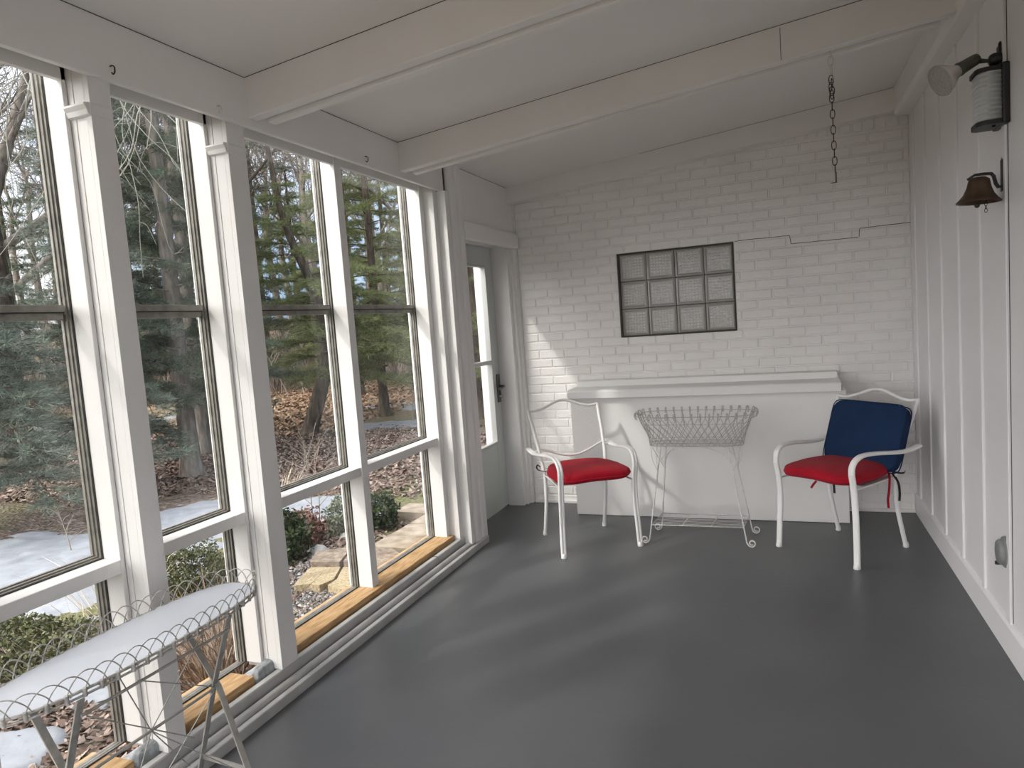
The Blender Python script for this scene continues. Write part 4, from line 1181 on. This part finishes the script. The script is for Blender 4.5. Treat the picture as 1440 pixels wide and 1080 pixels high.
sapling(-8.9, 9.3, 1.6, .015, 38, 'bare thicket stems beside the leaning trunk', nb=12, spread=.8)
sapling(-9.6, 7.6, 1.3, .012, 39, 'bare brambles between the twin trunks and the big trunk', nb=14, spread=.9)
sapling(-10.6, 6.9, .9, .012, 40, 'fallen twigs around the foot of the big trunk', nb=16, spread=1.1)

# ---- trees
BARK = ramp_mat('grey_bark', [(0, (0.09, 0.078, 0.066)), (.5, (0.20, 0.175, 0.15)), (1, (0.34, 0.30, 0.265))], .95, 7, 8, stretch=(2.2, 2.2, .5), bump=.5, lo=.3, hi=.7)
BARKD = ramp_mat('dark_bark', [(0, (0.035, 0.028, 0.022)), (.5, (0.085, 0.066, 0.052)), (1, (0.16, 0.128, 0.10))], .95, 9, 8, stretch=(2.2, 2.2, .5), bump=.5, lo=.3, hi=.7)
BARKP = mat('pale_twig', (0.27, 0.265, 0.225), .8, var=(10, .15))
DARKG = ramp_mat('dark_needles', [(0, (0.05, 0.07, 0.048)), (.5, (0.10, 0.135, 0.092)), (1, (0.20, 0.24, 0.165))], .55, island=True, transl=.25)
MIDG = ramp_mat('pine_needles', [(0, (0.09, 0.11, 0.045)), (.5, (0.20, 0.235, 0.10)), (1, (0.38, 0.41, 0.19))], .55, island=True, transl=.3)
BLUEG = ramp_mat('bluish_needles', [(0, (0.09, 0.115, 0.092)), (.5, (0.17, 0.205, 0.165)), (1, (0.28, 0.32, 0.26))], .55, island=True, transl=.25)

def grow(m, p, d, L, r, depth, R, up=.15, wob=.25, n_ch=(3, 5), rmin=.003):
    k = 5 if depth > 1 else 3
    pts = [Vector(p)]; dd = Vector(d).normalized()
    for i in range(k):
        dd = (dd + Vector((R.gauss(0, wob), R.gauss(0, wob), R.gauss(0, wob) + up)) * (1 / k)).normalized()
        pts.append(pts[-1] + dd * (L / k))
    r1 = max(rmin, r * .45)
    q = spline(pts, 2)
    m.tube(q, [r + (r1 - r) * i / (len(q) - 1) for i in range(len(q))], 6 if r > .03 else (4 if r > .01 else 3))
    if depth <= 0: return
    for c in range(R.randint(*n_ch)):
        t = R.uniform(.3, 1.0) if c else 1.0
        j = min(len(q) - 1, int(t * (len(q) - 1)))
        a = R.uniform(0, 2 * PI); side = dd.orthogonal().normalized(); side = Matrix.Rotation(a, 3, dd) @ side
        nd = (dd * R.uniform(.5, 1.0) + side * R.uniform(.5, 1.0)).normalized()
        rr = r + (r1 - r) * t
        grow(m, q[j], nd, L * R.uniform(.5, .75), max(rmin, rr * R.uniform(.5, .75)), depth - 1, R, up, wob, n_ch, rmin)

def bare_tree(x, y, label, trunk_pts, r0, r1, seed, forks, name='bare_tree', group=None, bark=BARK, depth=4, rmin=.005, flare=1.5, limb=None):
    e = empty(name, (x, y, gz(x, y) - .05)); tag(e, label, 'tree', group); R = random.Random(seed)
    q = spline(trunk_pts, 6); nq = len(q)
    rad = [(r0 + (r1 - r0) * i / (nq - 1)) * (1 + (flare - 1) * math.exp(-i * .9)) for i in range(nq)]
    MB().tube(q, rad, 14).build('trunk', bark, e)
    m = MB()
    for (t, d, L, rr) in forks:
        grow(m, q[min(nq - 1, int(t * (nq - 1)))], Vector(d), L, rr, depth, R, rmin=rmin)
    m.build('branches', limb or bark, e)
    return e

def conifer(x, y, label, H, r0, zlo, zhi, Lmax, nbr, seed, m, K=14, ln=.105, wd=.006, lean=None, name='conifer', group=None, rise=.22, droop=.30, step=.055, prof=1.2, bark=BARKD, sect=None, dens=1.25):
    r_s = np.random.RandomState(seed); R = random.Random(seed)
    e = empty(name, (x, y, gz(x, y) - .05)); tag(e, label, 'tree', group)
    lean = lean or [(0, 0, 0), (0, 0, H * .4), (0, 0, H * .75), (0, 0, H)]
    q = spline(lean, 8); nq = len(q)
    MB().tube(q, [r0 * (1 - .85 * i / (nq - 1)) * (1 + .5 * math.exp(-i * 1.2)) for i in range(nq)], 12).build('trunk', bark, e)
    def at(z):
        for a, b in zip(q, q[1:]):
            if b.z >= z: return a.lerp(b, (z - a.z) / max(1e-6, b.z - a.z))
        return q[-1]
    wood = MB(); CE = []; DI = []
    for i in range(nbr):
        t = (i + R.uniform(0, 1)) / nbr; z = zlo + (zhi - zlo) * t
        az = i * 2.399 + R.uniform(-.4, .4)
        if sect and not (sect[0] < (az % (2 * PI)) < sect[1]): continue
        L = Lmax * max(.12, 1 - t ** prof) * R.uniform(.65, 1.05); p0 = at(z)
        hd = Vector((math.cos(az), math.sin(az), 0)); sd = Vector((-hd.y, hd.x, 0))
        pts = [p0 + hd * L * s + Vector((0, 0, L * (rise * s - droop * s * s + .06 * R.uniform(-1, 1) * s))) + sd * L * .08 * math.sin(3 * s + i) for s in [k / 6 for k in range(7)]]
        wood.tube(pts, [max(.004, .012 * L * (1 - .85 * k / 6)) for k in range(7)], 4)
        nt_ = int((L * 10 + 3) * dens)
        for k in range(nt_):
            s = .18 + .82 * (k + R.random()) / nt_; j = min(5, int(s * 6)); p = pts[j].lerp(pts[j + 1], s * 6 - j)
            for sg in (-1, 1):
                a = R.uniform(.5, 1.05); d = (hd * math.cos(a) + sd * sg * math.sin(a) + Vector((0, 0, R.uniform(-.25, .25)))).normalized()
                tl = (.30 * L * (1 - s) + .16) * R.uniform(.6, 1.2)
                nn = max(2, int(tl / step)); wood.tube([p, p + d * tl + Vector((0, 0, -.12 * tl))], [.004, .002], 3, smooth=False)
                for u in range(1, nn + 1):
                    f = u / nn; CE.append(p + d * tl * f + Vector((0, 0, -.12 * tl * f * f))); DI.append(d)
    wood.build('branches', bark, e)
    ce = np.array([tuple(v) for v in CE]); di = np.array([tuple(v) for v in DI])
    np_mesh('needles', tufts(ce, di, K, ln, wd, .55, r_s), 3, m, e)
    return e
bare_tree(-11.7, 7.35, 'massive dark trunk with pale spreading limbs in the leftmost window', [(0, 0, 0), (-.05, 0, 1.2), (.05, .05, 2.6), (0, .1, 4.0)], .38, .15, 5,
          [(1, (.25, .40, 1), 3.0, .11), (1, (-.6, -.4, 1), 3.0, .11), (.95, (.05, -.25, 1), 3.4, .10), (.85, (.6, .75, .75), 3.2, .085), (.8, (-.3, -.9, .6), 3.0, .08), (.7, (.8, .6, .7), 2.8, .06), (.65, (.2, -.9, .7), 2.8, .06)], bark=BARKD, limb=BARK, flare=1.7, rmin=.006, depth=5)
conifer(-7.45, 4.15, 'wide skirted spruce whose boughs hang in front of the massive trunk', 4.2, .10, .70, 4.0, 2.3, 56, 49, BLUEG, rise=.10, droop=.30, prof=.7)
conifer(-7.6, 6.0, 'drooping bluish conifer behind the post beside the table', 7.5, .13, .75, 7.0, 1.75, 64, 41, BLUEG, prof=.75, rise=.12, droop=.38, lean=[(0, 0, 0), (.05, 0, 3), (0, 0, 5.5), (0, 0, 7.5)])
conifer(-7.15, 6.65, 'dark conifer with a grey trunk in the narrow window, nearer of the pair', 9.5, .115, 1.0, 9.2, 1.4, 92, 42, DARKG, bark=BARK, dens=1.7)
conifer(-8.35, 8.05, 'dark conifer with a grey trunk in the narrow window, farther of the pair', 9.5, .11, .9, 9.2, 1.6, 88, 43, DARKG, bark=BARK, dens=1.6)
conifer(-7.70, 9.70, 'pine with a leaning dark trunk in the third window', 7.5, .14, .95, 4.3, 1.75, 40, 44, MIDG, lean=[(0, 0, 0), (.30, .23, 1.1), (.38, .29, 1.75), (.22, .17, 2.7), (-.03, -.02, 3.7), (-.15, -.1, 4.9), (-.3, -.2, 7.5)], prof=2.5, ln=.13)
conifer(-7.5, 11.9, 'lush green pine filling the rightmost window', 8.5, .10, .8, 8.2, 2.0, 72, 45, MIDG, ln=.13, prof=1.8)
conifer(-10.3, 15.2, 'tall pine behind the leaning trunk, over the orange leaves', 10, .13, 1.3, 9.8, 2.2, 56, 46, MIDG, ln=.14, wd=.009, K=11)
conifer(-7.6, 15.3, 'pine over the far slope at the right edge of the rightmost window', 10, .12, 1.0, 9.8, 2.2, 56, 47, MIDG, ln=.14, wd=.009, K=11)
conifer(-5.1, 11.3, 'young pine seen through the glass of the porch door', 7.5, .10, .6, 7.3, 1.7, 56, 52, MIDG, ln=.12)
bare_tree(-9.78, 10.57, 'dark forked trunk high in the third window', [(0, 0, 0), (.05, .05, 1.8), (-.25, -.2, 3.4), (-.5, -.4, 4.6)], .15, .10, 9, [(1, (-.5, -.4, 1), 2.6, .08), (1, (.5, .5, 1), 2.6, .08), (.8, (.8, .5, .8), 2.2, .05), (.6, (-.7, .6, .6), 2.0, .04)], bark=BARKD, depth=4)
# weeping ornamental just outside, hidden by the post: only its hanging twigs show
wt = empty('weeping_tree', (-3.16, 3.46, G0 - .03)); tag(wt, 'small tree hanging pale curly twigs in the narrow window', 'tree')
MB().tube(spline([(0, 0, 0), (.02, .01, 1.2), (0, 0, 2.4), (-.05, -.05, 3.3)], 6), [.045 - .02 * i / 18 for i in range(19)], 8).build('trunk', BARK, wt)
m = MB(); R = random.Random(77)
for i in range(7):
    d = Vector((-.45 + R.uniform(-.5, .25), -.75 + R.uniform(-.2, .35), 0)); d.normalize(); L = R.uniform(.5, 1.15)
    top = spline([(-.04, -.04, 3.0 + .04 * i), Vector((-.04, -.04, 3.45)) + d * L * .5, Vector((-.04, -.04, 3.40)) + d * L], 5)
    m.tube(top, [.012 - .007 * k / (len(top) - 1) for k in range(len(top))], 5)
    for j in range(4):
        p = top[R.randint(4, len(top) - 1)]; pts = [p]; dd = Vector((R.uniform(-.5, .5), R.uniform(-.5, .5), -.3))
        for s in range(R.randint(4, 7)):
            dd = (dd + Vector((R.gauss(0, .35), R.gauss(0, .35), -.45))).normalized(); pts.append(pts[-1] + dd * .22)
        if R.random() < .5: pts.append(pts[-1] + Vector((dd.x * .12 + .08, dd.y * .1, .03)))
        q = spline(pts, 4); m.tube(q, [.0032 - .0018 * k / (len(q) - 1) for k in range(len(q))], 4)
        for s in range(3):
            p2 = q[R.randint(3, len(q) - 1)]; d2 = Vector((R.uniform(-1, 1), R.uniform(-1, 1), R.uniform(-.6, .4))).normalized() * R.uniform(.1, .3)
            m.tube(spline([p2, p2 + d2 * .5 + Vector((0, 0, .02)), p2 + d2 + Vector((0, 0, -.05))], 3), .0015, 3)
m.build('hanging_twigs', BARKP, wt)

bare_tree(-5.6, -3.3, 'unseen bare tree added on the sunny side to dapple the floor', [(0, 0, 0), (.05, .0, 1.8), (0, .1, 3.8), (.1, .1, 5.8)], .13, .08, 15,  # out of view, added for the dappled shade it casts indoors
          [(.6, (1, .3, .8), 1.8, .045), (.7, (-.8, .6, .9), 1.8, .045), (.8, (.2, -1, .9), 1.8, .045), (.9, (.6, .8, .8), 1.8, .045), (1, (.3, .2, 1), 1.8, .05), (1, (-.4, .3, 1), 1.7, .05), (.75, (.1, 1, .7), 2.0, .045), (.85, (.9, -.5, .8), 1.8, .04)], bark=BARK, depth=4, rmin=.006)
# woods beyond the yard: copies of a few bare trees and conifers
protos = []
for i in range(3):
    t = bare_tree(0, 0, 'bare grey tree in the woods beyond the yard', [(0, 0, 0), (.1, .05, 2.5), (.0, .2, 5), (.2, .1, 7.5)], .17, .07, 60 + i,
                  [(.55, (1, .3, .8), 2.6, .05), (.65, (-.8, .6, .9), 2.8, .05), (.75, (.2, -1, .9), 2.6, .05), (.85, (-.5, -.5, 1), 2.6, .045), (1, (.3, .2, 1), 2.6, .06), (1, (-.4, .3, 1), 2.4, .05)], group='bare trees in the woods', depth=3, rmin=.009)
    protos.append(t)
R = random.Random(19); spots = []
for i in range(22):
    az = math.radians(31 + 31 * ((i * .618) % 1)); D = 19 + 17 * ((i * .377 + .1) % 1)
    spots.append((-D * math.cos(az), D * math.sin(az)))
for i, (x, y) in enumerate(spots):
    if i < 3: t = protos[i]
    else: t = dup(protos[i % 3], (0, 0, 0), 0)
    k = R.uniform(.85, 1.25)
    t.location = (x, y, gz(x, y) - .06); t.rotation_euler = (R.uniform(-.05, .05), R.uniform(-.05, .05), R.uniform(0, 6.28)); t.scale = (k, k, k)
far_c = conifer(0, 0, 'dark conifer in the woods beyond the yard', 10, .16, .6, 9.8, 2.0, 44, 71, DARKG, ln=.16, wd=.016, K=7, step=.10, name='woodland_conifer', group='conifers in the woods')
for i in range(12):
    az = math.radians(33 + 30 * ((i * .618 + .3) % 1)); D = 21 + 15 * ((i * .445 + .2) % 1)
    t = far_c if i == 0 else dup(far_c, (0, 0, 0), 0)
    x, y = -D * math.cos(az), D * math.sin(az); k = R.uniform(.7, 1.15)
    t.location = (x, y, gz(x, y) - .06); t.rotation_euler = (0, 0, R.uniform(0, 6.28)); t.scale = (k, k, k)
# brush between the far trunks
n = 9000; rs = np.random.RandomState(3)
az = np.radians(rs.uniform(28, 64, n)); D = rs.uniform(20, 42, n); x, y = -D * np.cos(az), D * np.sin(az)
z = np.array([gz(a, b) for a, b in zip(x, y)]); c = np.stack([x, y, z], 1)
d = np.stack([rs.normal(0, .35, n), rs.normal(0, .35, n), np.ones(n)], 1); d /= np.linalg.norm(d, axis=1, keepdims=True)
h = rs.uniform(.6, 3.4, (n, 1)); s = np.cross(d, rs.normal(0, 1, (n, 3))); s /= np.linalg.norm(s, axis=1, keepdims=True); s *= rs.uniform(.006, .022, (n, 1))
BRUSH = ramp_mat('grey_brush', [(0, (0.11, 0.085, 0.07)), (.5, (0.24, 0.19, 0.16)), (1, (0.38, 0.32, 0.27))], .95, island=True)
tag(np_mesh('undergrowth', np.stack([c - s, c + s, c + d * h], 1), 3, BRUSH), 'tangled grey brush between the far trees', 'undergrowth', kind='stuff')



# ================================================================== LIGHT
sun_d = Vector((0.44, 0.57, -0.66)).normalized()
sd = bpy.data.lights.new('sun', 'SUN'); sd.energy = 1.6; sd.angle = math.radians(3.2); sd.color = (1.0, 0.955, 0.90)
so = bpy.data.objects.new('sun', sd); C.objects.link(so)
so.rotation_euler = sun_d.to_track_quat('-Z', 'Y').to_euler(); so.location = (-8, -10, 12)

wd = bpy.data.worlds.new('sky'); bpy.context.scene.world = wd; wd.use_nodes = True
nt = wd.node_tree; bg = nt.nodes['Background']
tc = nt.nodes.new('ShaderNodeTexCoord')
nz = nt.nodes.new('ShaderNodeTexNoise'); nz.inputs['Scale'].default_value = 3.2; nz.inputs['Detail'].default_value = 7
nt.links.new(tc.outputs['Generated'], nz.inputs['Vector'])
rp = nt.nodes.new('ShaderNodeValToRGB')
rp.color_ramp.elements[0].position = .46; rp.color_ramp.elements[0].color = (0.36, 0.54, 0.80, 1)
rp.color_ramp.elements[1].position = .70; rp.color_ramp.elements[1].color = (0.80, 0.82, 0.87, 1)
nt.links.new(nz.outputs['Fac'], rp.inputs['Fac'])
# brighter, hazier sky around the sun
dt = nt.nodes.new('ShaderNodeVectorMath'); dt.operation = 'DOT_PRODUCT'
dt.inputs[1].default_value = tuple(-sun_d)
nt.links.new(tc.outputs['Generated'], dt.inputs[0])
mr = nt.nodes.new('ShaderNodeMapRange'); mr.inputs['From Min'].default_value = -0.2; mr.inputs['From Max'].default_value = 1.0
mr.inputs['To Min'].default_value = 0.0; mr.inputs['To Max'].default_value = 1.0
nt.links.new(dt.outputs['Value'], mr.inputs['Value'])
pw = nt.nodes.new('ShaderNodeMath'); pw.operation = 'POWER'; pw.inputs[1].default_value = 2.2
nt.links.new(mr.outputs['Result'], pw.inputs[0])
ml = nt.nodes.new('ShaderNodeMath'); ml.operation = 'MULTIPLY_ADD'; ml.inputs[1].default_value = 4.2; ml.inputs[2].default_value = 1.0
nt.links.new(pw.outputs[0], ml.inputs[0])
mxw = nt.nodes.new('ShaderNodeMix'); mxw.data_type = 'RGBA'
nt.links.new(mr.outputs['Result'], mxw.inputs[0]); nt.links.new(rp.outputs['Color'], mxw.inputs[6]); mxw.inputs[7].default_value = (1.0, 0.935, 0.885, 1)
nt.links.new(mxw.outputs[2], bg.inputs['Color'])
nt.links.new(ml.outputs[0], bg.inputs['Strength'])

sc = bpy.context.scene
sc.view_settings.view_transform = 'Standard'; sc.view_settings.look = 'None'
sc.view_settings.exposure = 0.58; sc.view_settings.gamma = 1.0; sc.view_settings.use_curve_mapping = False
sc.cycles.use_denoising = True
sc.cycles.max_bounces = 10; sc.cycles.diffuse_bounces = 5; sc.cycles.transparent_max_bounces = 24
sc.cycles.caustics_reflective = False; sc.cycles.caustics_refractive = False
